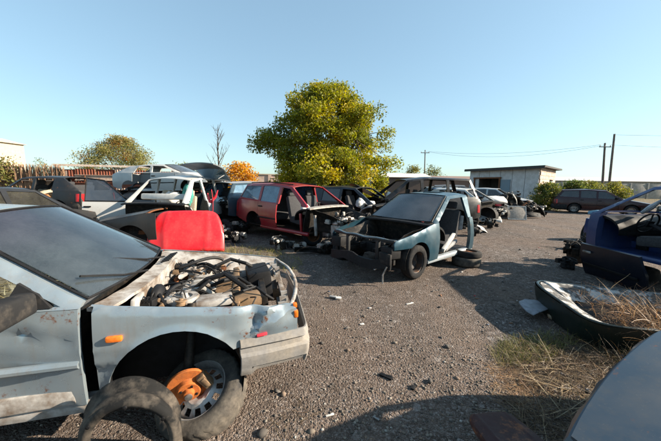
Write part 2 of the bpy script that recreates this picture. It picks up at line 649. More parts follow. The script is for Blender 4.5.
def scatter_rocks(name, P, S, parent=None):
    Vs, Fs, Cs = [], [], []
    b = 0
    for p, s in zip(P, S):
        v, f = ROCKS[random.randrange(len(ROCKS))]
        a = random.random() * 6.283
        ca, sa = math.cos(a), math.sin(a)
        w = v * (s * np.array([1, 0.6 + 0.5 * random.random(), 0.8]))
        x = w[:, 0] * ca - w[:, 1] * sa
        y = w[:, 0] * sa + w[:, 1] * ca
        Vs.append(np.stack([x + p[0], y + p[1], w[:, 2] + p[2]], 1))
        Fs.append(f + b)
        b += len(v)
        c = STONE_COLS[random.choices(range(7), [3, 5, 5, 3, 3, 3, 0.5])[0]] * (0.8 + 0.4 * random.random())
        Cs.append(np.repeat(c[None], len(f), 0))
    return fast_mesh(name, np.concatenate(Vs), np.concatenate(Fs), PEB, parent, 'stuff', attr=np.concatenate(Cs))
def make_pebbles():
    P, S = [], []
    tries = 0
    while len(P) < 21000 and tries < 200000:
        tries += 1
        y = 1.0 + 10.0 * random.random() ** 1.7
        x = (random.random() * 2.4 - 1.2) * (y + 0.6)
        if x < -2.2 and y < 4:
            continue
        k = nz(x, y, 7.7, 0.5) + 0.5 * nz(x, y, 1.7, 1.6)
        if random.random() > 0.55 + 0.9 * k:
            continue
        s = 0.0045 + 0.010 * random.random() ** 2.6
        if random.random() < 0.012:
            s *= 2.0
        P.append((x, y, ground_h(x, y) + s * 0.15))
        S.append(s)
    o = scatter_rocks('loose_gravel', P, S)
    tag(o, 'loose grey and brown gravel strewn over the dirt yard', 'gravel')
make_pebbles()
for i, (u, v, s) in enumerate([(395, 345, .028), (447, 348, .03), (283, 395, .03), (348, 352, .025), (430, 383, .035), (322, 345, .022), (520, 250, .04), (262, 433, .035), (364, 317, .025)]):
    p = at(u, v)
    o = scatter_rocks('stone', [(0, 0, 0)], [s])
    o.location = (p.x, p.y, ground_h(p.x, p.y) + s * 0.3)
    del o['kind']
    tag(o, 'palm sized stone lying loose on the gravel', 'stone', 'larger stones on the gravel')

# ================================================================== TREES
def leaf_cloud(C, sizes, cols, flat=0.0):
    """quads folded along the middle (two tris pairs): V,F,attr"""
    n = len(C)
    q = rng.normal(size=(n, 3))
    q[:, 2] *= (1 - flat)
    a = q / np.linalg.norm(q, axis=1, keepdims=True)
    t = rng.normal(size=(n, 3))
    b = np.cross(a, t)
    b /= np.linalg.norm(b, axis=1, keepdims=True)
    nn = np.cross(a, b)
    s = sizes[:, None]
    v0 = C - a * s
    v1 = C + b * s * 0.5 + nn * s * 0.12
    v2 = C + a * s
    v3 = C - b * s * 0.5 + nn * s * 0.12
    V = np.stack([v0, v1, v2, v3], 1).reshape(-1, 3)
    I = np.arange(n) * 4
    F = np.stack([I, I + 1, I + 2, I, I + 2, I + 3], 1).reshape(-1, 3)
    return V, F, np.repeat(cols, 2, 0)

BARK = twotone('bark', (0.10, 0.075, 0.055), (0.05, 0.04, 0.03), 12, 0.4, 0.6, 0.95, bmp=0.7)
LEAF = leafmat('tree_leaves')
def make_tree(name, base, H, rx, ry, label, seed, nclump, per, cols, leaf=0.06, crown_lo=0.12, trunk_r=0.16,
              sparse=1.0, shape=None, twigs=True, group=None, clump_r=0.38):
    rd = random.Random(seed)
    root = thing(name, base, label, 'tree', 0, group)
    tr = MB()
    fork = H * 0.22
    tr.tube([(0, 0, -0.1), (0.02, 0.01, fork * 0.5), (0.05, 0.02, fork)], [trunk_r * 1.3, trunk_r, trunk_r * 0.85], 10)
    clumps = []
    lim = []
    while len(clumps) < nclump:
        u, v, w = rd.uniform(-1, 1), rd.uniform(-1, 1), rd.uniform(0, 1)
        z = crown_lo + (1 - crown_lo) * w
        # envelope radius at this height
        e = shape(w) if shape else math.sin(math.pi * min(1, (w * 0.82 + 0.18))) ** 0.6
        r = math.hypot(u, v)
        bias = 0.25 + 0.75 * rd.random() ** 0.5
        if r > 1 or r < 1e-3:
            continue
        rr = e * bias * (0.84 + 0.55 * nz(u * 2.3, v * 2.3, w * 3 + seed, 1.0))
        clumps.append(Vector((u / r * rr * rx, v / r * rr * ry, z * H)))
    limbs = []
    for k in range(7):
        a = k * 2.399 + rd.random()
        tip = Vector((math.cos(a) * rx * 0.55, math.sin(a) * ry * 0.55, H * rd.uniform(0.5, 0.8)))
        st = Vector((0.05, 0.02, fork * rd.uniform(0.8, 1.0)))
        mid = st.lerp(tip, 0.5) + Vector((rd.uniform(-.2, .2), rd.uniform(-.2, .2), 0.25))
        tr.tube([st, mid, tip], [trunk_r * 0.55, trunk_r * 0.35, trunk_r * 0.14], 7)
        limbs.append((st, mid, tip))
    if twigs:
        for c in clumps[::2]:
            best = min((p for l in limbs for p in (l[1], l[2], l[1].lerp(l[2], .5))), key=lambda p: (p - c).length)
            tr.tube([best, best.lerp(c, 0.5) + Vector((0, 0, .08)), c], [trunk_r * 0.13, trunk_r * 0.08, 0.008], 4, False)
    tr.build('trunk', BARK, root)
    C, S, K = [], [], []
    for c in clumps:
        n = int(per * rd.uniform(0.55, 1.4) * sparse)
        base_c = cols[rd.choices(range(len(cols)), [w for _, w in cols])[0]][0]
        g = np.clip(rng.normal(size=(n, 3)), -1.7, 1.7) * np.array([clump_r, clump_r, clump_r * 0.72]) * rd.uniform(0.7, 1.15)
        C.append(np.array(c)[None] + g)
        S.append(leaf * rng.uniform(0.6, 1.35, n))
        K.append(np.array(base_c)[None] * rng.uniform(0.65, 1.4, (n, 1)) * rng.uniform(0.9, 1.1, (n, 3)))
    V, F, A = leaf_cloud(np.concatenate(C), np.concatenate(S), np.concatenate(K))
    keep = None
    fast_mesh('crown', V, F, LEAF, root, attr=A)
    return root

def shape_main(w):
    # broad dome
    return max(0.10, 1.02 * (1 - max(0, w - 0.3) ** 2.0 / 0.72 ** 2.0) ** 0.62) if w > 0.3 else 0.9 + 0.35 * w
gy = [((0.20, 0.20, 0.022), 5), ((0.27, 0.24, 0.022), 4), ((0.13, 0.145, 0.018), 3.5), ((0.36, 0.29, 0.02), 1.3)]
p = atY(328, 190, 15.5)
make_tree('broadleaf_tree', (p.x, p.y, 0), 6.35, 3.45, 3.4, 'large bushy green tree with yellowing leaves rising behind the red estate car',
          11, 400, 300, gy, 0.062, 0.13, 0.19, shape=shape_main, clump_r=0.27)
p = atY(123, 175, 26)
make_tree('autumn_tree', (p.x, p.y, 0), 5.2, 3.6, 3.0, 'wide thin autumn tree with pale brown and olive leaves behind the rust red sheets', 5, 210, 170,
          [((0.20, 0.18, 0.05), 4), ((0.30, 0.15, 0.04), 2), ((0.26, 0.23, 0.09), 3), ((0.15, 0.16, 0.05), 3)], 0.06, 0.12, 0.12, clump_r=0.36)
p = atY(240, 180, 22)
make_tree('orange_tree', (p.x, p.y, 0), 3.0, 1.15, 1.1, 'small bright orange autumn tree standing left of the large green tree', 6, 40, 80,
          [((0.50, 0.22, 0.015), 5), ((0.55, 0.30, 0.02), 3), ((0.2, 0.16, 0.03), 1)], 0.085, 0.35, 0.08, clump_r=0.3)
p = atY(413, 175, 48)
make_tree('far_tree', (p.x, p.y, 0), 4.4, 2.0, 1.6, 'small far green tree beyond the yard between big tree and shed', 8, 40, 60,
          [((0.12, 0.13, 0.04), 3), ((0.20, 0.18, 0.05), 2)], 0.13, 0.2, 0.09, clump_r=0.45)
p = atY(432, 178, 50)
make_tree('far_tree', (p.x, p.y, 0), 4.9, 1.6, 1.5, 'thin far tree beside the lone distant pole beyond the yard', 9, 26, 50,
          [((0.13, 0.14, 0.05), 3), ((0.20, 0.17, 0.06), 2)], 0.13, 0.35, 0.09, clump_r=0.45)
# bare tree
def bare_tree():
    p = atY(219, 180, 24)
    root = thing('bare_tree', (p.x, p.y, 0), 'slender leafless tree with thin upright branches beside the orange tree', 'tree')
    rd = random.Random(3)
    tr, tw = MB(), MB()
    tr.tube([(0, 0, -.1), (.05, 0, 2.2), (-.02, 0, 4.2), (.08, 0, 6.2)], [.10, .075, .045, .012], 7)
    for k in range(16):
        z = 2.3 + 3.4 * k / 16 + rd.uniform(-.1, .1)
        a = rd.uniform(0, 6.28)
        L = (6.6 - z) * rd.uniform(0.25, .5)
        d = Vector((math.cos(a) * .62, math.sin(a) * .62, .85))
        s = Vector((0.03, 0, z))
        m = s + d * L * .5 + Vector((0, 0, .08))
        e = s + d * L + Vector((0, 0, .25))
        tw.tube([s, m, e], [.028, .018, .006], 5, False)
        for j in range(4):
            q = s.lerp(e, rd.uniform(.35, .9))
            tw.tube([q, q + Vector((rd.uniform(-.3, .3), rd.uniform(-.3, .3), rd.uniform(.15, .5)))], [.010, .004], 4, False)
    tr.build('trunk', BARK, root)
    tw.build('branches', BARK, root)
bare_tree()
# bushes behind the burgundy car
for i, (u, Y, H, r, lab) in enumerate([
        (549, 20.5, 1.9, 1.3, 'bright yellow green bush growing against the lit end of the shed'),
        (575, 24, 2.2, 1.5, 'rounded dark green bush behind the front of the heap and burgundy car'),
        (590, 25, 2.25, 1.7, 'low olive bush directly behind the burgundy car roof'),
        (613, 27, 2.2, 1.5, 'olive bush at the foot of the twin power poles')]):
    p = atY(u, 185, Y)
    make_tree('bush', (p.x, p.y, 0), H * .88, r * .92, r * .9, lab, 20 + i, 60, 150,
              [((0.13, 0.135, 0.03), 3), ((0.19, 0.17, 0.035), 2), ((0.07, 0.09, 0.025), 3)] if i != 1 else [((0.05, 0.085, 0.02), 3), ((0.10, 0.12, 0.03), 2)],
              0.065, 0.04, 0.06, clump_r=0.25, twigs=False, group='bushes beside the shed')
    
for i, (u, Y, H, r, lab) in enumerate([(9, 15.6, 2.6, .7, 'sparse olive creeper on top of the reed fence beside the cream building'),
                                       (40, 30, 3.6, 1.4, 'round green bush right of the cream building'),
                                       (183, 21, 2.7, 1.5, 'low olive shrub between the pale autumn tree and the bare tree')]):
    p = atY(u, 185, Y)
    make_tree('shrub', (p.x, p.y, 0), H, r, r * .8, lab, 40 + i, 26, 45,
              [((0.14, 0.14, 0.04), 3), ((0.22, 0.19, 0.06), 2)], 0.08, 0.55 if i == 0 else .1, 0.05, clump_r=0.25, twigs=False)

# ================================================================== BACKDROP: fence, walls, buildings, poles
CREAM = plain('cream_render', (0.40, 0.34, 0.26), 0.9, var=0.12, scale=3)
PINKW = plain('pinkish_plaster', (0.42, 0.31, 0.25), 0.9, var=0.25, scale=2)
CONC = plain('weathered_concrete', (0.30, 0.28, 0.25), 0.9, var=0.3, scale=3)
SHEDW = twotone('shed_panel', (0.60, 0.59, 0.59), (0.42, 0.40, 0.38), 3, 0.4, 0.75, 0.85)
BRICKM = twotone('shed_brick', (0.52, 0.36, 0.28), (0.62, 0.52, 0.44), 4, 0.4, 0.65, 0.9)
ROOFD = plain('dark_roofing_felt', (0.05, 0.048, 0.047), 0.9)
REDSHEET = twotone('rust_red_sheet', (0.26, 0.075, 0.045), (0.17, 0.075, 0.045), 5, 0.4, 0.65, 0.85)
PALESHEET = twotone('pale_rusty_sheet', (0.46, 0.36, 0.29), (0.28, 0.13, 0.08), 5, 0.5, 0.7, 0.85)
REED = twotone('dry_reed', (0.30, 0.19, 0.12), (0.17, 0.09, 0.055), 5, 0.4, 0.65, 0.95)
WOODP = twotone('grey_wooden_pole', (0.17, 0.14, 0.12), (0.10, 0.08, 0.07), 6, 0.4, 0.6, 0.9)
DARKHOLE = plain('dark_interior', (0.015, 0.014, 0.013), 0.9)

def seg_thing(name, A, B, label, cat):
    """empty at A, local x towards B; returns root,len"""
    A, B = Vector(A), Vector(B)
    d = B - A
    return thing(name, A, label, cat, math.atan2(d.y, d.x)), d.length

# reed fence far left
A, B = Vector((-22, 15.2, 0)), Vector((-14.2, 15.6, 0))
root, L = seg_thing('reed_fence', A, B, 'ragged brown reed and brushwood fence behind the black hatchback', 'fence')
mb = MB()
rd = random.Random(2)
for k in range(1100):
    x = L * rd.random()
    z1 = 2.15 + rd.uniform(-.35, .3)
    dx = rd.uniform(-.12, .12)
    mb.tube([(x, rd.uniform(-.08, .08), 0), (x + dx * .5, rd.uniform(-.1, .1), z1 * .5), (x + dx, rd.uniform(-.08, .08), z1)], [.028, .024, .012], 4, False)
mb.build('reeds', REED, root, kind='stuff')
for z in (0.6, 1.5):
    MB().tube([(0, -.12, z), (L, -.12, z + .05)], .03, 6).build('rail', WOODP, root)
for k in range(5):
    MB().tube([(L * k / 4, .1, -.2), (L * k / 4, .1, 2.1)], .05, 6).build('post', WOODP, root)

# rust-red corrugated sheet wall
A, B = Vector((-16.2, 17.2, 0)), Vector((-7.2, 19.5, 0))
root, L = seg_thing('sheet_fence', A, B, 'rust red corrugated sheet fence with pale top rail behind the white van', 'fence')
n = 9
w = L / n
rd = random.Random(4)
for k in range(n):
    mb = MB()
    h = 2.30 + rd.uniform(-.10, .07)
    mb.grid(lambda u, v: (u * w * .985, .018 * math.sin(u * 14 * math.pi), v * h), 56, 1, .004, (0, 1, 0))
    o = mb.build('sheet', PALESHEET if k in (3, 6) else REDSHEET, root, angle=60)
    o.location = (k * w, rd.uniform(-.02, .02), rd.uniform(-.03, .03))
    o.rotation_euler = (rd.uniform(-.03, .03), rd.uniform(-.012, .012), 0)
MB().box((L / 2, -.05, 2.48), (L, .14, .12)).build('top_rail', plain('pale_timber', (0.55, 0.45, 0.37), 0.9), root)
MB().box((L / 2, -.09, 1.75), (L, .08, .10)).build('rail', PALESHEET, root)
# stacked rusty beams in front of it
for k, (y, z, c) in enumerate([(0, .55, RUST), (.1, .95, REDSHEET), (-.05, 1.35, REDSHEET), (.08, 1.75, PALESHEET)]):
    a = Vector((-14.6 + .3 * k, 15.6 + y, z))
    b = Vector((-8.6 + .5 * k, 17.0 + y, z - .06 * k))
    root, L = seg_thing('steel_beam', a, b, ['lowest rust brown steel beam in the stack before the red sheets', 'second lowest rust red steel beam in the stack before the red sheets',
                        'third rust red steel beam from the bottom of the stack', 'topmost pale rusty steel beam of the stack before the red sheets'][k], 'beam', )
    root['group'] = 'beams stacked by the sheet fence'
    for dz, nm in ((.14, 'flange'), (-.14, 'flange')):
        MB().box((L / 2, 0, dz), (L, .16, .02)).build(nm, c, root)
    MB().box((L / 2, 0, 0), (L, .02, .255)).build('web', c, root)
for q, (px, lab) in enumerate(((-13.2, 'rusty trestle under the far end of the stacked beams'), (-9.8, 'rusty trestle under the near end of the stacked beams'))):
    y = 15.6 + (px + 14.6) / 6 * 1.4
    root = thing('trestle', (px, y, 0), lab, 'trestle')
    MB().box((0, -.2, .2), (.1, .06, .4)).build('leg', RUST, root)
    MB().box((0, .3, .2), (.1, .06, .4)).build('leg', RUST, root)
    MB().box((0, .05, .385), (.12, .7, .05)).build('crossbar', RUST, root)
    MB().box((0, -.25, 1.0), (.06, .05, 1.7)).build('upright', RUST, root)

# long plaster wall in the middle distance
A, B = Vector((-19, 33, 0)), Vector((-3.5, 36, 0))
root, L = seg_thing('plaster_wall', A, B, 'long low pinkish plaster wall with pale coping behind the trees', 'wall')
MB().box((L / 2, 0, 1.3), (L, .3, 2.6)).build('wall_face', PINKW, root)
MB().box((L / 2, 0, 2.65), (L + .1, .5, .1)).build('coping', CREAM, root)
for k in range(6):
    MB().box((L * (k + .5) / 6, -.2, 1.3), (.4, .12, 2.58)).build('pilaster', PINKW, root)

# concrete panel fence at right, far
A, B = Vector((5, 46, 0)), Vector((66, 44, 0))
root, L = seg_thing('panel_fence', A, B, 'long grey concrete panel fence across the far side of the yard', 'fence')
n = 24
pm = bpy.data.meshes.new('panel')
mbp = MB().box((0, 0, 1.15), (L / n - .12, .10, 2.2), bev=.02)
first = None
for k in range(n):
    if first is None:
        first = mbp.build('panel', CONC, root)
        o = first
    else:
        o = first.copy()
        COL.objects.link(o)
        o.parent = root
    o.location = (L * (k + .5) / n, 0, rd.uniform(-.06, .06))
first = None
for k in range(n + 1):
    if first is None:
        first = MB().box((0, -.06, 1.2), (.2, .2, 2.4), bev=.02).build('post', CONC, root)
        o = first
    else:
        o = first.copy()
        COL.objects.link(o)
        o.parent = root
    o.location = (L * k / n, 0, 0)

# far grey hall + pale container roof
def hall(A, B, depth, h, label, wm, rm, slope=.6, windows=0, name='hall'):
    root, L = seg_thing(name, A, B, label, 'building')
    mb = MB()
    mb.add([(0, 0, 0), (L, 0, 0), (L, depth, 0), (0, depth, 0), (0, 0, h), (L, 0, h), (L, depth, h), (0, depth, h)],
           [(0, 1, 5, 4), (1, 2, 6, 5), (2, 3, 7, 6), (3, 0, 4, 7)])
    mb.build('wall', wm, root)
    mr = MB()
    e = .35
    mr.add([(-e, -e, h + .01), (L + e, -e, h + .01), (L + e, depth + e, h + .01), (-e, depth + e, h + .01), (-e, depth / 2, h + slope), (L + e, depth / 2, h + slope)],
           [(0, 1, 5, 4), (2, 3, 4, 5), (1, 2, 5), (3, 0, 4), (3, 2, 1, 0)])
    mr.build('roof', rm, root)
    for k in range(windows):
        x = L * (k + .5) / windows
        f = MB().box((x, -.03, h * .58), (L / windows * .45, .10, h * .35)).build('window', WHITEPL, root)
        MB().box((x, -.085, h * .58), (L / windows * .38, .02, h * .28)).build('pane', DARKGL, f)
    return root
hall((-62, 40, 0), (-48.3, 40, 0), 6.5, 7.0, 'cream rendered two storey building above the reed fence', CREAM, CREAM, .5, 5, 'cream_building')
hall((30, 58, 0), (70, 56, 0), 9, 2.9, 'long low grey roofed hall behind the far concrete fence', CONC, plain('pale_roof', (0.42, 0.42, 0.42), .8), .9, 10)
hall((5.5, 33, 0), (11, 33, 0), 5, 2.45, 'low dark hall with pale roof right of the big green tree', plain('brown_wall', (0.14, 0.10, 0.08), .9), plain('pale_tin_roof', (0.58, 0.54, 0.48), .6), .55, 0)
hall((13, 40, 0), (22, 40, 0), 6, 2.5, 'low brown shack roof seen behind the grey shed', plain('brown_wall2', (0.16, 0.11, 0.09), .9), plain('brown_roof', (0.2, 0.13, 0.1), .8), .5, 0)

# the shed
def shed():
    C0 = Vector((15.3, 21.6, 0))          # near corner
    Lf = Vector((12.95, 27.4, 0))
    Rt = Vector((19.2, 25.2, 0))
    root = thing('shed', C0, 'flat roofed grey shed with dark open garage bay and pale lit brick end', 'building')
    a, b = Lf - C0, Rt - C0
    h0, h1 = 3.0, 3.0
    la, lb = a.length, b.length
    ad, bd = a.normalized(), b.normalized()
    Ma = Matrix.Translation((0, 0, 0)) @ Matrix(((ad.x, bd.x, 0, 0), (ad.y, bd.y, 0, 0), (0, 0, 1, 0), (0, 0, 0, 1)))
    # front face with bay: panels
    bay = (0.50 * la, 0.86 * la)
    hb = 2.25
    n = 6
    for k in range(n):
        x0, x1 = la * k / n, la * (k + 1) / n
        zz = hb if (x0 >= bay[0] - .01 and x1 <= bay[1] + .3) else 0
        MB().box(((x0 + x1) / 2, .08, (zz + h0) / 2), (x1 - x0 - .03, .14, h0 - zz), M=Ma).build('wall_panel', SHEDW, root)
    # brick courses on the end wall: coarse blocks
    rd = random.Random(9)
    rows, cols_ = 11, 9
    for r in range(rows):
        for c in range(cols_):
            w = lb / cols_
            x = (c + .5) * w + (w * .25 if r % 2 else -w * .25)
            x0, x1 = max(.0, x - w / 2), min(lb, x + w / 2)
            zc = (r + .5) * h0 / rows
            if 3.2 < x < 4.2 and zc < 2.1:
                continue
            MB().box((.16, (x0 + x1) / 2, zc), (.16 + rd.uniform(-.02, .02), x1 - x0 - .025, h0 / rows - .02), M=Ma @ Matrix.Translation((-.16, 0, 0))).build('block', BRICKM, root)
    MB().box((la / 2, lb / 2, h0 / 2), (la - .2, lb - .2, h0 - .06), M=Ma).build('core', plain('shed_core', (0.22, 0.19, 0.17), .9), root) if False else None
    MB().box((la / 2, lb - .1, h0 / 2), (la, .12, h0), M=Ma).build('wall_panel', SHEDW, root)
    MB().box((la - .1, lb / 2, h0 / 2), (.12, lb - .3, h0), M=Ma).build('wall_panel', SHEDW, root)
    MB().box((.10, lb / 2, h0 / 2 - .02), (.10, lb - .4, h0 - .08), M=Ma @ Matrix.Translation((.12, 0, 0))).build('mortar_backing', CONC, root)
    MB().box((la / 2, lb / 2, h0 + .07), (la + .9, lb + .8, .13), M=Ma).build('roof', ROOFD, root)
    MB().box((la / 2, -.42, h0 + .0), (la + .9, .05, .16), M=Ma).build('fascia', ROOFD, root)
    MB().box((bay[0] - .5, -.02, 1.1), (.85, .06, 2.1), M=Ma).build('door', paint('shed_blue_door', (0.16, 0.24, 0.30), .6), root)
    f = MB().box((-.05, 3.7, 1.05), (.08, .9, 2.05), M=Ma).build('side_door', plain('shed_side_door', (0.20, 0.25, 0.26), .7), root)
    MB().box((bay[0] + .02, -.02, hb / 2), (.12, .2, hb), M=Ma).build('jamb', RUST, root)
    MB().box((bay[1] + .3, -.02, hb / 2), (.12, .2, hb), M=Ma).build('jamb', RUST, root)
    MB().box(((bay[0] + bay[1]) / 2 + .15, -.02, hb + .06), (bay[1] - bay[0] + .5, .18, .12), M=Ma).build('lintel', RUST, root)
shed()

# power poles and lines
def pole(u, vtop, Y, lean, label, arms=1, r=.13):
    p = atY(u, 185, Y)
    top = atY(u + lean, vtop, Y)
    root = thing('power_pole', (p.x, p.y, 0), label, 'pole')
    H = top.z
    MB().tube([(0, 0, -.3), ((top.x - p.x) * .5, 0, H * .5), (top.x - p.x, 0, H)], [r * 1.15, r, r * .8], 10).build('shaft', WOODP, root)
    dx = top.x - p.x
    for k in range(arms):
        z = H - .5 - .8 * k
        MB().box((dx, -.1, z), (1.5, .1, .1)).build('crossarm', WOODP, root)
        for s in (-.65, 0, .65):
            MB().lathe([(.001, .0), (.05, .0), (.07, .06), (.04, .1), (.06, .16), (.001, .22)], 8,
                       M=Matrix.Translation((dx + s, -.1, z + .05)) @ Matrix.Rotation(R(90), 4, 'X')).build('insulator', WHITEPL, root)
    return top
t1 = pole(603.5, 143, 38, 1.5, 'shorter wooden power pole with crossarm of the twin poles', 1)
t2 = pole(609.5, 134, 37, 5, 'taller leaning wooden power pole of the twin poles', 0)
t3 = pole(424.5, 150, 52, .6, 'lone thin distant pole between the far trees', 1, .1)
WIRE = plain('wire', (0.10, 0.10, 0.10), .6)
def wire(a, b, sag, label):
    a, b = Vector(a), Vector(b)
    pts = []
    for i in range(25):
        t = i / 24
        q = a.lerp(b, t)
        q.z -= sag * 4 * t * (1 - t)
        pts.append(q - a)
    o = MB().tube(pts, .014, 4).build('power_line', WIRE)
    o.location = a
    tag(o, label, 'wire', 'overhead lines')
wire(t1 + Vector((-.65, -.1, -.25)), t3 + Vector((.65, -.1, -.25)), .7, 'overhead line from shorter pole to the distant pole, on the crossarm end')
wire(t1 + Vector((0, -.1, -.25)), t3 + Vector((0, -.1, -.25)), 1.2, 'overhead line from shorter pole to the distant pole, at the crossarm middle')
wire(t2 + Vector((0, 0, -.1)), (95, 30, 9.5), .8, 'overhead line from top of taller leaning pole out past the far hall')
wire(t1 + Vector((.65, -.1, -.25)), (95, 31, 7.0), .8, 'overhead line from shorter pole out past the far hall')

# ================================================================== CAR BUILDER
def interp(pts, s):
    if s <= pts[0][0]:
        return pts[0][1]
    for (a, za), (b, zb) in zip(pts, pts[1:]):
        if s <= b:
            return za + (zb - za) * (s - a) / (b - a)
    return pts[-1][1]

HATCH = dict(L=3.95, W=1.64, fa=.80, ra=3.22, wr=.285, ar=.345, sill=.20, hf=(.10, .69), cowl=(1.12, .90), rf=(1.86, 1.36), rt=(2.5, 1.40), rr=(3.30, 1.35),
             tail=(3.82, .93), d0=1.33, d1=2.52, d2=2.52, belt=(.89, .95), tum=.36, lean=.0)
WAGON = dict(L=4.45, W=1.68, fa=.86, ra=3.42, wr=.295, ar=.355, sill=.21, hf=(.10, .70), cowl=(1.25, .93), rf=(1.98, 1.40), rt=(2.8, 1.46), rr=(4.05, 1.41),
             tail=(4.36, .95), d0=1.42, d1=2.38, d2=3.20, belt=(.91, .97), tum=.33)
VAN = dict(L=4.45, W=1.76, fa=.86, ra=3.55, wr=.31, ar=.37, sill=.23, hf=(.10, .80), cowl=(1.05, 1.02), rf=(1.85, 1.62), rt=(2.6, 1.72), rr=(4.10, 1.68),
           tail=(4.38, 1.02), d0=1.30, d1=2.35, d2=3.25, belt=(1.0, 1.05), tum=.26)
FIVEDOOR = dict(HATCH, L=4.1, ra=3.30, d1=2.35, d2=3.12, rr=(3.35, 1.37), tail=(3.95, .95))

class Car:
    def __init__(self, P, label, cat, color, name='car', seed=1, dent=.006, step=.09, group=None):
        self.P = P
        self.col = color
        self.seed = seed
        self.dent = dent
        self.step = step
        self.root = thing(name, (0, 0, 0), label, cat, group=group)
        L = P['L']
        self.top = [(0, P['hf'][1] - .10), P['hf'], P['cowl'], P['rf'], P['rt'], P['rr'], P['tail'], (L, P['tail'][1] - .05)]
        self.dentfn = None
    # -- geometry of the body surface ---------------------------------
    def ztop(self, s):
        return interp(self.top, s)
    def belt(self, s):
        b = self.P['belt']
        L = self.P['L']
        return b[0] + (b[1] - b[0]) * max(0, min(1, (s - .9) / (L - 1.4)))
    def hw(self, s, z, rnd=True):
        P = self.P
        L = P['L']
        w = P['W'] / 2
        if s < 1.0:
            w -= .11 * ((1.0 - max(s, 0)) / 1.0) ** 2.4
        if s > L - .9:
            w -= .10 * ((min(s, L) - L + .9) / .9) ** 2.4
        zb = self.belt(s)
        zz = min(z, zb)
        w -= .045 * abs((zz - .56) / .38) ** 2.2
        w += .006 * max(0, 1 - abs(zz - .60) / .03)
        if z > zb:
            w -= (z - zb) * P['tum'] + .012
        if rnd:
            zt = self.ztop(s)
            r = .04
            if z > zt - r:
                k = min(1, (z - zt + r) / r)
                w -= r * .75 * (1 - math.sqrt(max(0, 1 - k * k)))
        return w
    def X(self, s):
        return s - self.P['L'] / 2
    def side(self, s, z, sd, inset=0.0):
        y = self.hw(s, z) - inset
        d = self.dent
        y += d * (nz(s * 1.6, z * 1.6, self.seed + sd * 3.3) + .6 * nz(s * 4, z * 4, self.seed + 9 + sd))
        if self.dentfn:
            y += self.dentfn(s, z, sd)
        return Vector((self.X(s), sd * y, z))
    def topz(self, s, v):
        """height on the upper surface at station s, lateral v in -1..1"""
        return self.ztop(s) + .035 * (1 - v * v)
    # -- generic side panel ------------------------------------------
    def panel(self, name, poly, sd, mat=None, holes=(), thick=.018, inset=0.0, step=None, parent=None):
        V, F = sheet2d(poly, holes, step or self.step)
        mb = MB()
        lift(mb, V, F, lambda s, z: self.side(s, z, sd, inset), Vector((0, -sd * thick, 0)), flip=(sd > 0))
        return mb.build(name, mat or self.col, parent or self.root, angle=35)
    def arch(self, sa, z0, front=True, n=14):
        """points over a wheel arch from front to back, both ends at height z0"""
        P = self.P
        r, zc = P['ar'], P['wr'] + .01
        k = max(-1, min(1, (z0 - zc) / r))
        a0 = math.asin(k)
        return [(sa - r * math.cos(a), zc + r * math.sin(a)) for a in [a0 + (math.pi - 2 * a0) * i / n for i in range(n + 1)]]
    # -- parts --------------------------------------------------------
    def fender(self, sd, mat=None, low=.50, f0=None, step=None):
        P = self.P
        fa, r, zc = P['fa'], P['ar'], P['wr'] + .01
        d0 = P['d0'] - .008
        z0 = P['sill'] + .02
        top = [(P['cowl'][0], self.ztop(P['cowl'][0]) - .004)] + [(P['cowl'][0] - (P['cowl'][0] - P['hf'][0]) * i / 6, 0) for i in range(1, 7)]
        top = [(s, self.ztop(s) - .004) for s, _ in top]
        f0 = f0 if f0 is not None else .08
        top = [t for t in top if t[0] > f0] + [(f0, self.ztop(f0) - .02)]
        k1 = math.asin(max(-1, min(1, (low - zc) / r)))
        k2 = math.asin(max(-1, min(1, (z0 - zc) / r)))
        n = 16
        ar = [(fa - r * math.cos(a), zc + r * math.sin(a)) for a in [k1 + (math.pi - k2 - k1) * i / n for i in range(n + 1)]]
        poly = [(d0, z0), (d0, self.belt(d0)), ] + top + [(f0, low)] + ar
        return self.panel('fender', poly, sd, mat, step=step)
    def door(self, sd, a, b, mat=None, rear=False, name='door', frame=False):
        P = self.P
        z0 = P['sill'] + .06
        if rear:
            fa, r, zc = P['ra'], P['ar'] + .02, P['wr'] + .01
            pts = [(a, z0), (a, self.belt(a) - .004), (b, self.belt(b) - .004)]
            # cut by the rear arch
            zb = zc + math.sqrt(max(0, r * r - (fa - b) ** 2)) if abs(fa - b) < r else z0
            pts.append((b, max(zb, z0)))
            k = math.asin(max(-1, min(1, (z0 - zc) / r)))
            for i in range(1, 9):
                q = math.acos(max(-1, min(1, (fa - b) / r))) if abs(fa - b) < r else 0
                ang = q + (k - q) * i / 8
                s = fa - r * math.cos(ang)
                if s < b and abs(fa - b) < r:
                    pts.append((s, zc + r * math.sin(ang)))
        else:
            pts = [(a, z0), (a, self.belt(a) - .004), (b, self.belt(b) - .004), (b, z0)]
        d = self.panel(name, pts, sd, mat, thick=.03)
        sb = b - .12
        zz = self.belt(b) - .13
        y = self.hw(sb, zz) + .012
        MB().box((self.X(sb), sd * y, zz), (.16, .03, .035), bev=.01).build('handle', BLACK, d)
        zt = .52
        ym = self.hw((a + b) / 2, zt) + .006
        def strip(u, v):
            s = a + .01 + (b - a - .02) * u
            z = zt + .05 * (v - .5)
            return Vector((self.X(s), sd * (self.hw(s, z) + .012 - .02 * (2 * v - 1) ** 2), z))
        MB().grid(strip, 6, 3, .015, (0, -sd, 0)).build('trim_strip', self.trim if hasattr(self, 'trim') else BLACK, d)
        return d
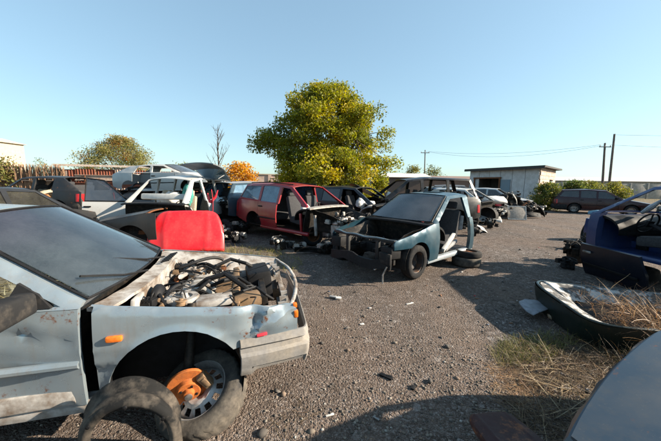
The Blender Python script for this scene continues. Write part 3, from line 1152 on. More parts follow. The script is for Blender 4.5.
    def quarter(self, sd, mat=None):
        P = self.P
        L = P['L']
        a = P['d2'] + .008
        z0 = P['sill'] + .06
        zc, r, ra = P['wr'] + .01, P['ar'], P['ra']
        ar = self.arch(ra, z0 + .02)
        pts = []
        if a < ar[0][0]:
            pts += [(a, z0 + .02)]
            cut = ar
        else:
            zz = zc + math.sqrt(max(0, r * r - (ra - a) ** 2))
            pts += [(a, zz)]
            cut = [q for q in ar if q[0] > a + .005]
        tl = P['tail']
        poly = [(a, self.belt(a) - .002), ] + pts[::-1] * 0
        poly = pts + cut + [(L - .04, .42), (L - .04, tl[1] - .06), (tl[0], tl[1] - .004), (tl[0] - .15, self.belt(tl[0] - .15) - .002), (a, self.belt(a) - .002)]
        return self.panel('quarter_panel', poly, sd, mat)
    def sill(self, sd, mat=None, a=None, b=None):
        P = self.P
        a = a or P['fa'] + P['ar'] - .02
        b = b or P['ra'] - P['ar'] + .02
        z = P['sill']
        def fn(u, v):
            s = a + (b - a) * u
            q = -.6 + 2.4 * v
            return Vector((self.X(s), sd * (self.hw(s, z + .05) - .03 + .03 * math.cos(q)), z + .035 + .05 * math.sin(q)))
        return MB().grid(fn, 10, 6, .05, (0, -sd, 0)).build('sill', mat or self.col, self.root)
    def greenhouse(self, sd, mat=None, rear_end=None, open=()):
        """side frame above the belt: pillars and roof rail, with window openings"""
        P = self.P
        c, rf, rr, tl = P['cowl'], P['rf'], P['rr'], P['tail']
        e = rear_end
        def roofpts(a, b, dz=0.0, n=8):
            return [(a + (b - a) * i / n, self.ztop(a + (b - a) * i / n) - dz) for i in range(n + 1)]
        if e is None:
            outer = [(c[0] + .02, self.belt(c[0]))] + [(c[0] + .02, self.ztop(c[0] + .02))] + roofpts(rf[0], rr[0]) + [(tl[0], tl[1]), (tl[0] - .1, self.belt(tl[0] - .1))]
        else:
            outer = [(c[0] + .02, self.belt(c[0]))] + [(c[0] + .02, self.ztop(c[0] + .02))] + roofpts(rf[0], e) + [(e - .1, self.belt(e))]
        holes = []
        dz = .05
        slope = (rf[0] - c[0]) / (rf[1] - c[1])
        def fwd(z):           # front edge of front window
            return c[0] + .02 + (z - c[1]) * slope + .085
        z0 = self.belt(P['d0']) + .015
        fs = max(fwd(z0), P['d0'])
        zt0 = self.ztop(fwd(rf[1] - dz)) - dz
        ft = fwd(zt0)
        B = P['d1']
        holes.append([(fs, z0), (ft, zt0)] + roofpts(ft + .1, B - .05, dz, 5) + [(B - .04, self.belt(B) + .015)])
        if e is None:
            D = P['d2']
            rs = (tl[0] - rr[0]) / (tl[1] - rr[1])
            def bwd(z):
                return tl[0] + (z - tl[1]) * rs - .11
            if D > B + .1:
                holes.append([(B + .05, self.belt(B) + .015)] + roofpts(B + .05, min(D - .05, bwd(1.3)), dz, 5) + [(min(D, bwd(z0)) - .05, self.belt(D) + .015)])
                st = D + .04
            else:
                st = B + .05
            zt = self.ztop(rr[0]) - dz
            if bwd(zt) - st > .18:
                holes.append([(st, self.belt(st) + .03)] + roofpts(st + .01, bwd(zt), dz, 4) + [(bwd(z0 + .08), self.belt(tl[0]) + .05)])
        self.win = [list(h) for h in holes]
        for k in open:
            if k < len(holes):
                h = holes[k]
                holes[k] = [(h[0][0] - .0, h[0][1] - .07)] + h + [(h[-1][0], h[-1][1] - .07)]
        return self.panel('side_frame', outer, sd, mat, holes, thick=.045)
    def window(self, sd, k, mat=None):
        o = self.panel('window', self.win[k], sd, mat or DARKGL, thick=.004, inset=.018)
        return o
    def hood(self, mat=None, a=None, b=None):
        P = self.P
        a = a if a is not None else P['hf'][0]
        b = b if b is not None else P['cowl'][0]
        def fn(u, v):
            s = a + (b - a) * u
            q = 2 * v - 1
            w = self.hw(s, self.ztop(s) - .006, True) - .012
            s2 = s - .09 * (1 - q * q)
            return Vector((self.X(s2), q * w, self.topz(s, q) + .004 + self.dent * 1.5 * nz(s * 2, q * 2, self.seed)))
        return MB().grid(fn, 12, 14, .015, (0, 0, -1)).build('hood', mat or self.col, self.root)
    def cowl(self, mat=None):
        P = self.P
        c = P['cowl']
        def fn(u, v):
            q = 2 * v - 1
            s = c[0] - .10 + .13 * u
            w = self.hw(c[0], c[1] - .02) - .02
            return Vector((self.X(s - .09 * (1 - q * q)), q * w, self.topz(c[0], q) - .03 + .02 * u))
        return MB().grid(fn, 2, 12, .03, (0, 0, -1)).build('cowl', mat or BLACK, self.root)
    def screen_pt(self, u, v, front=True, inset=0.0):
        P = self.P
        if front:
            a, b = P['cowl'], P['rf']
            bow = -.10
        else:
            a, b = P['tail'], P['rr']
            bow = .06
        q = 2 * v - 1
        s = a[0] + (b[0] - a[0]) * u
        z = a[1] + (b[1] - a[1]) * u
        w = self.hw(s, z, False) - .03 - inset
        return Vector((self.X(s + bow * (1 - q * q) * (1 - .3 * u)), q * w, z + .01 + .035 * (1 - q * q) * u))
    def windshield(self, mat=None, front=True, name=None, seal=True):
        o = MB().grid(lambda u, v: self.screen_pt(.03 + .94 * u, .04 + .92 * v, front), 8, 14, .005, (0, 0, -1)).build(name or ('windshield' if front else 'rear_window'), mat or CLEARGL, self.root)
        if seal:
            mb = MB()
            ring = [(0, i / 12) for i in range(13)] + [(i / 8, 1) for i in range(1, 9)] + [(1, 1 - i / 12) for i in range(1, 13)] + [(1 - i / 8, 0) for i in range(1, 9)]
            mb.tube([self.screen_pt(.02 + .96 * u, .02 + .96 * v, front) + Vector((0, 0, .003)) for u, v in ring], .009, 5, False)
            mb.build('seal', BLACK, o)
        return o
    def roof(self, mat=None, a=None, b=None, hole=None):
        P = self.P
        a = a or P['rf'][0]
        b = b or P['rr'][0]
        def fn(u, v):
            s = a + (b - a) * u
            q = 2 * v - 1
            w = self.hw(s, self.ztop(s), True) + .012
            bow = -.05 * (1 - q * q) if u < .08 else 0
            z = self.ztop(s) + .045 * (1 - q * q) - .03 * abs(q) ** 8 + self.dent * nz(s * 2, q, self.seed + 4)
            return Vector((self.X(s + bow), q * w, z))
        if hole is None:
            return MB().grid(fn, 10, 14, .02, (0, 0, -1)).build('roof', mat or self.col, self.root)
        V, F = sheet2d([(0, 0), (1, 0), (1, 1), (0, 1)], [hole], .08)
        mb = MB()
        lift(mb, V, F, fn, Vector((0, 0, -.02)))
        return mb.build('roof', mat or self.col, self.root)
    def tailgate(self, mat=None):
        P = self.P
        L = P['L']
        t = P['tail']
        def fn(u, v):
            q = 2 * v - 1
            z = .50 + (t[1] - .50) * u
            s = L - .03 + (t[0] - L + .03) * u ** 2
            return Vector((self.X(s + .05 * (1 - q * q)), q * (self.hw(s, z) - .01), z))
        return MB().grid(fn, 6, 12, .03, (-1, 0, 0)).build('tailgate', mat or self.col, self.root)
    def bumper(self, front=True, mat=None, z0=.24, z1=.52):
        P = self.P
        L = P['L']
        ends = P['fa'] - P['ar'] - .02 if front else L - (P['ra'] + P['ar'] + .02)
        def fn(u, v):
            q = 2 * u - 1
            # plan path: side -> round corner -> front
            t = abs(q)
            if t > .72:
                k = (t - .72) / .28
                s = .13 + (ends - .13) * k
                y = self.hw(s if front else L - s, .5) + .015
            else:
                k = t / .72
                s = .02 + .11 * k ** 5 - .06 * (1 - k * k)
                y = (self.hw(.12 if front else L - .12, .5) + .01) * (k ** .85 if k > 0 else 0)
            z = z0 + (z1 - z0) * v
            bulge = .04 * (1 - (2 * v - 1) ** 2)
            s2 = s - bulge * (1 if t < .8 else .3)
            y2 = y + bulge * (.4 if t > .7 else 0)
            return Vector((self.X(s2 if front else L - s2), math.copysign(y2, q), z))
        td = (1, 0, 0) if front else (-1, 0, 0)
        return MB().grid(fn, 30, 6, .02, td).build('bumper', mat or DUSTBLACK, self.root)
    def nose(self, grille=True, lamps=True, lampmat=None):
        """front panel with headlights and grille"""
        P = self.P
        z1 = P['hf'][1]
        if lamps:
            for sd in (-1, 1):
                def fn(u, v):
                    y = .40 + .32 * u
                    s = .07 + .10 * u ** 2
                    return Vector((self.X(s - .02 * math.sin(math.pi * v)), sd * min(y, self.hw(.2, .6) - .01), .53 + (z1 - .55) * v))
                lens = MB().grid(fn, 6, 4, .06, (1, 0, 0)).build('headlight', lampmat or LAMP, self.root)
        if grille:
            g = MB().box((self.X(.10), 0, .60), (.03, .8, z1 - .53)).build('grille', BLACK, self.root)
            for k in range(4):
                MB().box((self.X(.075), 0, .545 + k * .038), (.02, .78, .012)).build('slat', DUSTBLACK, g)
    def tail_lamps(self):
        P = self.P
        L = P['L']
        for sd in (-1, 1):
            def fn(u, v):
                z = .58 + .26 * v
                s = L - .16 + .15 * u
                return Vector((self.X(s), sd * (self.hw(min(s, L - .05), z) + .012 - .12 * u ** 3), z))
            MB().grid(fn, 4, 3, .03, (-1, 0, 0)).build('tail_lamp', TAILRED, self.root)
    def chassis(self, a=None, b=None, mat=None, firewall=True, aprons=True, front=.12):
        P = self.P
        L = P['L']
        c = P['cowl'][0]
        mat = mat or GREASE
        a = a if a is not None else c - .02
        b = b if b is not None else L - .12
        w = P['W'] / 2 - .10
        mb = MB()
        zf = P['sill'] + .045
        mb.box((self.X((a + b) / 2), 0, zf), (b - a, 2 * w, .03))
        mb.box((self.X((a + b) / 2), 0, zf + .08), (b - a, .24, .14), bev=.03)
        for s in (-1, 1):
            mb.box((self.X((a + b) / 2), s * w * .62, zf - .05), (b - a, .09, .08))
        mb.build('floor_pan', mat, self.root)
        if firewall:
            def fw(u, v):
                q = 2 * v - 1
                z = zf + (self.P['cowl'][1] - .04 - zf) * u
                return Vector((self.X(c + .03 + .12 * (1 - u)), q * (self.hw(c, z) - .06), z))
            MB().grid(fw, 5, 8, .02, (1, 0, 0)).build('firewall', mat, self.root)
        if aprons:
            for sd in (-1, 1):
                def ap(u, v):
                    s = front + (c - front) * u
                    z = .34 + (self.ztop(s) - .04 - .34) * v
                    y = .48 + .16 * v ** 3 - (.05 if .35 < u < .75 else 0)
                    return Vector((self.X(s), sd * y, z))
                MB().grid(ap, 8, 6, .02, (0, sd, 0)).build('inner_fender', mat, self.root)
                MB().box((self.X((front + c) / 2), sd * .46, .36), (c - front, .07, .10), bev=.01).build('frame_rail', mat, self.root)
    def wheel_house(self, sa, sd, mat=None):
        P = self.P
        r, zc = P['ar'] + .02, P['wr'] + .01
        def fn(u, v):
            a = -.25 + (math.pi + .5) * u
            s = sa - r * math.cos(a)
            z = zc + r * math.sin(a)
            y0 = self.hw(sa, zc + .2) - .025
            return Vector((self.X(s), sd * (y0 - .30 * v), z))
        mb = MB().grid(fn, 14, 3, .01, (0, 0, 1))
        n = 15
        mb.add([fn(i / 14, 1) for i in range(15)], [tuple(range(15))])
        return mb.build('wheel_house', mat or DUSTBLACK, self.root)
    def wheel(self, s, sd, rimmat=None, y=None, flat=0, parent=None, r=None):
        P = self.P
        r = r or P['wr']
        y = y if y is not None else self.hw(s, .45) - .10
        M = Matrix.Translation((self.X(s), sd * y, r - flat)) @ Matrix.Rotation(0 if sd < 0 else math.pi, 4, 'Z')
        return make_wheel(M, r, parent or self.root, rimmat)
    def seats(self, mat=None, rear=True, front=True):
        P = self.P
        mat = mat or GREYFAB
        z = P['sill'] + .08
        spots = []
        if front:
            spots += [(P['d1'] - .45, -.34, .46), (P['d1'] - .45, .34, .46)]
        if rear:
            spots += [(min(P['d2'] + .1, P['ra'] - .25) + .0, 0, 1.15)] if P['d2'] > P['d1'] + .1 else [(P['ra'] - .35, 0, 1.15)]
        for s, y, w in spots:
            mb = MB()
            mb.box((self.X(s - .05), y, z + .22), (.50, w, .18), (0, -.12, 0), bev=.06)
            mb.box((self.X(s + .25), y, z + .55), (.14, w * .95, .62), (0, .25, 0), bev=.06)
            o = mb.build('seat', mat, self.root)
            if w < .6:
                MB().box((self.X(s + .35), y, z + .93), (.09, .26, .16), (0, .2, 0), bev=.035).build('headrest', mat, o)
            else:
                for q in (-.36, .36):
                    MB().box((self.X(s + .33), q, z + .90), (.08, .24, .12), (0, .2, 0), bev=.03).build('headrest', mat, o)
    def dashboard(self, mat=None, wheel_y=-.35, steering=True):
        P = self.P
        c = P['cowl']
        def fn(u, v):
            q = 2 * v - 1
            ang = math.pi * .55 * u
            w = self.hw(c[0] + .2, c[1] - .1) - .07
            s = c[0] + .06 + .42 * math.sin(ang)
            z = c[1] - .10 + .05 * math.cos(ang) - .20 * (1 - math.cos(ang)) + (.045 if abs(q - (wheel_y / w)) < .28 and .25 < u < .75 else 0)
            return Vector((self.X(s), q * w, z))
        d = MB().grid(fn, 10, 18, .04, (0, 0, -1)).build('dashboard', mat or BLACK, self.root)
        MB().box((self.X(c[0] + .36), 0, c[1] - .42), (.2, .32, .5), bev=.03).build('console', mat or BLACK, self.root)
        if steering:
            M = Matrix.Translation((self.X(c[0] + .58), wheel_y, c[1] - .14)) @ Matrix.Rotation(R(-68), 4, 'Y')
            mb = MB()
            pts = [(math.cos(2 * math.pi * i / 24) * .18, math.sin(2 * math.pi * i / 24) * .18, 0) for i in range(25)]
            mb.tube(pts, .014, 7, False, M=M)
            for q in (0, 120, 240):
                mb.tube([(0, 0, -.03), (math.cos(R(q)) * .18, math.sin(R(q)) * .18, 0)], .012, 6, M=M)
            mb.box((0, 0, -.03), (.12, .12, .05), bev=.02, M=M)
            mb.tube([(0, 0, -.04), (0, 0, -.36)], .03, 8, M=M)
            mb.build('steering_wheel', BLACK, self.root)
    def mirror(self, sd, mat=None):
        P = self.P
        s = P['d0'] + .12
        z = self.belt(s) + .06
        y = self.hw(s, z) + .08
        o = MB().box((self.X(s), sd * y, z), (.10, .19, .12), (0, 0, sd * .2), bev=.03).build('mirror', mat or BLACK, self.root)
        MB().box((self.X(s), sd * (y - .10), z - .03), (.05, .12, .05), bev=.01).build('bracket', mat or BLACK, o)
    def radiator_frame(self, mat=None, s=.16):
        mat = mat or self.col
        w = self.hw(.2, .6) - .06
        z1 = self.P['hf'][1] - .02
        o = MB().box((self.X(s), 0, z1), (.07, 2 * w, .05), bev=.01).build('upper_crossmember', mat, self.root)
        MB().box((self.X(s), 0, .27), (.09, 2 * w * .9, .08), bev=.02).build('lower_crossmember', mat, self.root)
        for sd in (-1, 1):
            MB().box((self.X(s), sd * w * .5, .48), (.05, .07, .38), bev=.01).build('upright', mat, self.root)
            MB().box((self.X(s + .02), sd * (w - .05), .50), (.05, .06, .40), bev=.01).build('upright', mat, self.root)
    def engine(self, seed=1, mats=None, s0=.25, s1=None, top=None, name='engine', dens=1.0):
        P = self.P
        s1 = s1 or P['cowl'][0] - .15
        top = top or P['hf'][1] - .02
        return clutter(self.root, self.X(s0), self.X(s1), -.46, .46, .32, top, seed, name, mats, dens)
    def place(self, s, y, wx, wy, heading, dz=0.0, tilt=(0, 0)):
        """put car point (s, y) at world (wx, wy); heading in degrees = direction the nose points"""
        rz = R(heading) + math.pi
        M = Matrix.Rotation(rz, 4, 'Z')
        v = M @ Vector((self.X(s), y, 0))
        self.root.location = (wx - v.x, wy - v.y, dz)
        self.root.rotation_euler = (R(tilt[0]), R(tilt[1]), rz)

TYRE_P = [(.64, -.30), (.70, -.33), (.82, -.345), (.93, -.31), (.985, -.25), (1.0, -.12), (1.0, .12), (.985, .25), (.93, .31), (.82, .345), (.70, .33), (.64, .30), (.64, 0)]
RIM_P = [(.645, -.30), (.66, -.27), (.60, -.22), (.58, .05), (.60, .20), (.56, .14), (.50, .10), (.42, .13), (.30, .20), (.22, .20), (.16, .16), (.15, .24), (.10, .26), (.001, .26)]
def make_wheel(M, r, parent, rimmat=None, tyremat=None, n=32, name='wheel', tread=True):
    """wheel disc faces local +Y"""
    k = .30 / .29
    mb = MB()
    prof = [(a * r, b * r * .95) for a, b in TYRE_P]
    mb.lathe(prof, n, M=M, closed=True)
    t = mb.build(name, tyremat or RUBBER, parent, angle=50)
    mr = MB()
    mr.lathe([(a * r, b * r * .95) for a, b in RIM_P], n, M=M)
    rim = mr.build('rim', rimmat or DARKRIM, t, angle=30)
    hb = MB()
    for i in range(8):
        a = 2 * math.pi * i / 8
        hb.box((math.cos(a) * r * .47, r * .115, math.sin(a) * r * .47), (r * .085, r * .03, r * .16), (0, -a, 0), bev=.004, M=M)
    hb.build('rim_slots', DARKHOLE, t)
    nb = MB()
    for i in range(4):
        a = 2 * math.pi * (i + .5) / 4
        nb.tube([(math.cos(a) * r * .25, r * .18, math.sin(a) * r * .25), (math.cos(a) * r * .25, r * .23, math.sin(a) * r * .25)], r * .028, 6, M=M)
    nb.build('wheel_bolts', RUST, t)
    return t

def clutter(parent, x0, x1, y0, y1, z0, z1, seed, name='engine', mats=None, dens=1.0, ps=0.75):
    """a messy engine bay: block, head, manifold runners, hoses, boxes, brackets"""
    rd = random.Random(seed)
    mats = mats or [GREASE, ALU, BROWNMET, DUSTBLACK]
    cx, cy = (x0 + x1) / 2, (y0 + y1) / 2
    lx, ly, lz = x1 - x0, y1 - y0, z1 - z0
    blk = MB()
    blk.box((cx, cy + ly * .08, z0 + lz * .3), (lx * .42, ly * .55, lz * .6), (rd.uniform(-.1, .1), rd.uniform(-.15, .15), 0), bev=.02)
    for k in range(5):
        blk.box((cx + rd.uniform(-.15, .15) * lx, cy + (k / 4 - .5) * ly * .5, z0 + lz * .45), (lx * .48, .03, lz * .3), bev=.008)
    root = blk.build(name, mats[0], parent)
    head = MB().box((cx + lx * .02, cy + ly * .08, z0 + lz * .68), (lx * .30, ly * .52, lz * .18), (0, .1, 0), bev=.025)
    for k in range(4):
        head.tube([(cx + lx * .02, cy + ly * (-.1 + .12 * k), z0 + lz * .76), (cx + lx * .02, cy + ly * (-.1 + .12 * k), z0 + lz * .82)], .022, 8)
    head.build('cylinder_head', mats[1], root)
    man = MB()
    for k in range(4):
        yy = cy + ly * (-.12 + .13 * k)
        man.tube([(cx, yy, z0 + lz * .6), (cx + lx * .2, yy, z0 + lz * .78), (cx + lx * .32, yy * .8, z0 + lz * .7), (cx + lx * .36, cy, z0 + lz * .55)], .022, 7)
    man.build('manifold', mats[2], root)
    for k in range(int(13 * dens)):
        mb = MB()
        s = Vector((rd.uniform(.06, .2), rd.uniform(.06, .22), rd.uniform(.05, .16))) * ps
        c = Vector((rd.uniform(x0, x1), rd.uniform(y0, y1), rd.uniform(z0 + lz * .25, z1 - s.z * .5)))
        if rd.random() < .45:
            ax = rd.choice([(0, 0, 0), (R(90), 0, 0), (0, 0, R(90))])
            a, h = s.x * .5, s.y * .5
            mb.lathe([(.001, -h), (a, -h), (a, -h * .7), (a * .8, -h * .7), (a * .8, h * .2), (a * 1.1, h * .2), (a * 1.1, h * .5), (a * .45, h * .5), (a * .45, h), (.001, h)], 14,
                     M=Matrix.Translation(c) @ Euler((ax[0] + rd.uniform(-.15, .15), ax[1], ax[2] + rd.uniform(-.15, .15))).to_matrix().to_4x4())
        else:
            rt = (rd.uniform(-.12, .12), rd.uniform(-.12, .12), rd.choice([0, .2, -.3]))
            T = Matrix.Translation(c) @ Euler(rt).to_matrix().to_4x4()
            mb.box((0, 0, 0), s, bev=.006, M=T)
            for q in range(3):
                mb.box((s.x * (-.3 + .3 * q), 0, s.z * .5), (s.x * .1, s.y * .9, s.z * .25), M=T)
            for qx in (-1, 1):
                for qy in (-1, 1):
                    mb.box((qx * s.x * .56, qy * s.y * .4, -s.z * .3), (s.x * .2, s.y * .14, s.z * .15), M=T)
        mb.build('fitting', mats[rd.randrange(len(mats))], root)
    hz = MB()
    for k in range(int(9 * min(dens, 1.3))):
        a = Vector((rd.uniform(x0, x1), rd.uniform(y0, y1), rd.uniform(z0 + lz * .4, z1)))
        b = Vector((rd.uniform(x0, x1), rd.uniform(y0, y1), rd.uniform(z0 + lz * .4, z1)))
        m1 = a.lerp(b, .33) + Vector((rd.uniform(-.08, .08), rd.uniform(-.08, .08), rd.uniform(0, .10)))
        m2 = a.lerp(b, .66) + Vector((rd.uniform(-.08, .08), rd.uniform(-.08, .08), rd.uniform(0, .08)))
        pts = []
        for i in range(13):
            t = i / 12
            pts.append(a * (1 - t) ** 3 + m1 * 3 * t * (1 - t) ** 2 + m2 * 3 * t * t * (1 - t) + b * t ** 3)
        hz.tube(pts, rd.choice([.005, .007, .011, .016]), 6)
    hz.build('hoses', BLACK, root)
    return root

def crumpled(parent, name, c, size, mat, seed, n=14):
    """a crumpled cloth or sheet lump"""
    mb = MB()
    def fn(u, v):
        a, b = 2 * math.pi * u, math.pi * v
        d = Vector((math.cos(a) * math.sin(b), math.sin(a) * math.sin(b), math.cos(b)))
        k = 1 + .38 * nz(d.x * 1.8, d.y * 1.8, d.z * 1.8 + seed) + .2 * nz(d.x * 5, d.y * 5, d.z * 5 + seed)
        return Vector(c) + Vector((d.x * size[0], d.y * size[1], d.z * size[2])) * k
    mb.grid(fn, n, n // 2 + 2)
    return mb.build(name, mat, parent, angle=60)

# ================================================================== THE CARS
# -------- silver hatchback, stripped nose, in the foreground
SILVER = paint('faded_silver_blue_paint', (0.27, 0.335, 0.38), .22, .40, .8, .16, .5, dust=(.36, .32, .27))
SILVERIN = twotone('dirty_white_primer', (0.37, 0.355, 0.335), (0.12, 0.082, 0.055), 6.5, .42, .64, .7, bmp=.15)
BUMPGREY = twotone('grey_bumper_plastic', (0.22, 0.21, 0.20), (0.30, 0.26, 0.21), 6, .4, .7, .7)
SCREEN = glass('windshield_glass', (0.78, 0.87, 0.90), .07, (.42, .46, .50), topband=(1.10, 1.36, (0.55, 0.45, 0.62)))  # blue-grey colour of the dust film also stands in for reflected sky
def silver_car():
    P = dict(HATCH, W=1.62, hf=(.10, .725), cowl=(1.30, .86), rf=(2.08, 1.335), rt=(2.7, 1.37), d0=1.29, belt=(.84, .90), fa=.84, ar=.40, wr=.262, sill=.19)
    c = Car(P, 'silver blue hatchback with missing hood, exposed engine bay and bare rusty brake disc', 'car', SILVER, 'stripped_hatchback', 3, .005, .05)
    def dents(s, z, sd):
        if sd < 0:
            return 0.0
        d = 0.0
        # crumple of the fender ahead of the wheel
        k = math.exp(-((s - .38) / .05) ** 2) * max(0, min(1, (z - .48) / .2))
        d -= .034 * k
        xx = s - (.40 - (z - .52) * .55)
        d += .020 * max(0, 1 - abs(xx) / .035) * max(0, min(1, (z - .50) / .05))
        yy = z - (.60 + (.36 - s) * .42)
        if s < .40:
            d += .012 * max(0, 1 - abs(yy) / .03)
            d -= .016 * max(0, 1 - abs(yy - .05) / .04)
        d += .022 * math.exp(-((s - .24) / .10) ** 2) * max(0, min(1, (z - .5) / .15)) * (1 - max(0, (z - .66) / .1))
        d -= .020 * math.exp(-((s - .14) / .05) ** 2) * max(0, min(1, (z - .62) / .06))
        # pushed in door
        d -= .055 * math.exp(-((s - 1.86) / .42) ** 2 - ((z - .50) / .20) ** 2)
        d -= .026 * math.exp(-((s - 1.42) / .045) ** 2 - ((z - .66) / .035) ** 2)
        d -= .03 * math.exp(-((s - 1.62) / .10) ** 2 - ((z - .72 - .2 * (s - 1.62)) / .025) ** 2)
        d -= .014 * math.exp(-((s - 1.53) / .04) ** 2 - ((z - .63) / .03) ** 2)
        # raised lip round the arch
        r = math.hypot(s - P['fa'], z - (P['wr'] + .01))
        d += .014 * math.exp(-((r - P['ar']) / .022) ** 2)
        # step low on the fender behind the wheel
        if s > P['fa'] + .2 and s < P['d0'] and z < .50:
            d -= .016 * min(1, (.50 - z) / .015)
        if s > P['d0'] + .0:
            d += .010 * math.exp(-((z - .485) / .012) ** 2)
        return d
    c.dentfn = dents
    c.trim = SILVER
    f = c.fender(1, step=.028)
    f.location = (-.028, .006, 0)
    c.fender(-1)
    # orange side repeater
    zz, ss = .665, 1.17
    y = c.hw(ss, zz) + .006
    MB().box((c.X(ss), y, zz), (.085, .03, .036), bev=.012).build('side_indicator', ORANGE, f)
    # door with separate skin, rust at its lower edge
    d = c.door(1, P['d0'] + .035, P['d1'])
    MB().box((c.X(1.95), c.hw(1.9, .3) - .015, .30), (1.15, .035, .10), (.0, .03, 0), bev=.015).build('rocker_cover', SILVERIN, d)
    MB().box((c.X(2.0), c.hw(1.9, .28) - .03, .235), (1.3, .03, .03), (.0, .03, 0), bev=.008).build('rusty_hem', RUST, d)
    c.door(-1, P['d0'] + .01, P['d1'])
    for sd in (-1, 1):
        c.sill(sd, SILVERIN)
        c.quarter(sd)
        c.greenhouse(sd)
        c.window(sd, 1, DARKGL)
    c.roof()
    c.windshield(SCREEN)
    c.windshield(DARKGL, False)
    c.tailgate()
    c.bumper(False)
    c.chassis(mat=GREASE, aprons=False, firewall=True)
    # engine bay skin: pale dusty inner fenders and strut towers
    for sd in (-1, 1):
        def ap(u, v):
            s = .10 + 1.18 * u
            z = .36 + (c.ztop(s) - .012 - .36) * v
            y = .43 + (c.hw(s, c.ztop(s) - .01) - .03 - .43) * v ** 4
            return Vector((c.X(s), sd * (y + .01 * nz(s * 4, v * 3, sd)), z))
        MB().grid(ap, 14, 10, .012, (0, sd, -.2)).build('inner_fender', SILVERIN if sd > 0 else SILVERIN, c.root)
        M = Matrix.Translation((c.X(.86), sd * .36, .60)) @ Matrix.Rotation(R(90), 4, 'X')
        MB().lathe([(.12, -.22), (.115, .10), (.10, .125), (.06, .125), (.055, .11), (.03, .115), (.025, .15), (.001, .15)], 20, M=M).build('strut_tower', SILVERIN, c.root)
        MB().box((c.X(.55), sd * .40, .38), (.95, .08, .11), bev=.01).build('frame_rail', BROWNMET, c.root)
    # cowl tray with peeling paint
    def cow(u, v):
        q = 2 * v - 1
        s = 1.19 + .11 * u
        return Vector((c.X(s - .09 * (1 - q * q)), q * (c.hw(s, .8) - .05), c.ztop(s) - .025 + .012 * nz(s * 6, q * 5, 1)))
    MB().grid(cow, 5, 20, .02, (0, 0, -1)).build('cowl', SILVERIN, c.root)
    MB().box((c.X(1.14), 0, .63), (.03, 1.15, .34), (0, -.1, 0), bev=.01).build('bulkhead', SILVERIN, c.root)
    wv = MB()
    for q in (-.33, .12):
        wv.tube([(c.X(1.17), q, .875), (c.X(1.25), q + .22, .91), (c.X(1.40), q + .46, .985)], .008, 5)
    wv.build('wiper_arm', BLACK, c.root)
    vent = MB()
    for k in range(7):
        vent.box((c.X(1.13), -.20 - k * .05, .862), (.07, .02, .012), (0, .2, .1))
    vent.build('cowl_vent', BLACK, c.root)
    # engine and clutter
    eng = clutter(c.root, c.X(.30), c.X(.98), -.34, .36, .34, .62, 12, 'engine', [GREASE, BROWNMET, BROWNMET, ALU, BLACK], 2.4, .5)
    clutter(c.root, c.X(.62), c.X(1.1), -.52, -.20, .50, .78, 31, 'air_intake', [ALU, BROWNMET, SILVERIN, GREASE, RUST], 2.2, .42)
    clutter(c.root, c.X(.80), c.X(1.1), .14, .52, .54, .78, 33, 'brake_servo', [BLACK, ALU, BROWNMET, GREASE], 2.0, .42)
    MB().box((c.X(.50), .02, .66), (.06, .98, .07), (0, .2, .05), bev=.015).build('engine_crossbeam', BROWNMET, c.root)
    MB().box((c.X(.40), .38, .67), (.20, .16, .07), (0, 0, .15), bev=.008).build('battery_tray', BROWNMET, c.root)
    MB().box((c.X(.64), .40, .69), (.26, .20, .05), (.06, 0, .1), bev=.02).build('fuse_box', SILVERIN, c.root)
    MB().box((c.X(.30), -.28, .58), (.22, .36, .30), (0, .1, .1), bev=.03).build('radiator_housing', BLACK, c.root)
    rc = MB().box((c.X(.60), -.02, .635), (.15, .46, .06), (0, .15, .04), bev=.015)
    for k in range(9):
        rc.box((c.X(.60), -.22 + .05 * k, .668), (.13, .012, .02), (0, .15, .04))
    rc.build('rocker_cover', BROWNMET, c.root)
    for k in range(4):
        yy = -.18 + .11 * k
        MB().tube([(c.X(.66), yy, .62), (c.X(.76), yy, .70), (c.X(.86), yy + .02, .69), (c.X(.92), yy + .02, .62)], .021, 9).build('intake_runner', ALU, c.root)
    MB().tube([(c.X(.93), -.24, .63), (c.X(.93), .22, .63)], .042, 12).build('intake_plenum', ALU, c.root)
    Mf = Matrix.Translation((c.X(1.02), .30, .69)) @ Matrix.Rotation(R(90), 4, 'Z')
    MB().lathe([(.001, -.06), (.10, -.06), (.115, -.045), (.115, -.02), (.10, 0), (.05, .02), (.03, .03), (.03, .12), (.001, .12)], 24, M=Mf).build('brake_servo_drum', BLACK, c.root)
    MB().box((c.X(.26), .05, .50), (.05, .62, .34), (0, .1, .03), bev=.008).build('radiator', GREASE, c.root)
    fin = MB()
    for k in range(24):
        fin.box((c.X(.285), -.24 + .025 * k, .52), (.02, .004, .28), (0, .1, .03))
    fin.build('radiator_fins', ALU, c.root)
    loom = MB()
    rl = random.Random(8)
    for k in range(26):
        a = Vector((c.X(rl.uniform(.3, 1.1)), rl.uniform(-.5, .5), rl.uniform(.62, .74)))
        b = a + Vector((rl.uniform(-.3, .3), rl.uniform(-.3, .3), rl.uniform(-.08, .04)))
        m = a.lerp(b, .5) + Vector((rl.uniform(-.08, .08), rl.uniform(-.08, .08), rl.uniform(.0, .07)))
        loom.tube([a, a.lerp(m, .6), m, m.lerp(b, .6) + Vector((0, 0, .01)), b], rl.choice([.003, .004, .006]), 5)
    loom.build('wiring_loom', BLACK, c.root, kind='stuff')
    hs = MB()
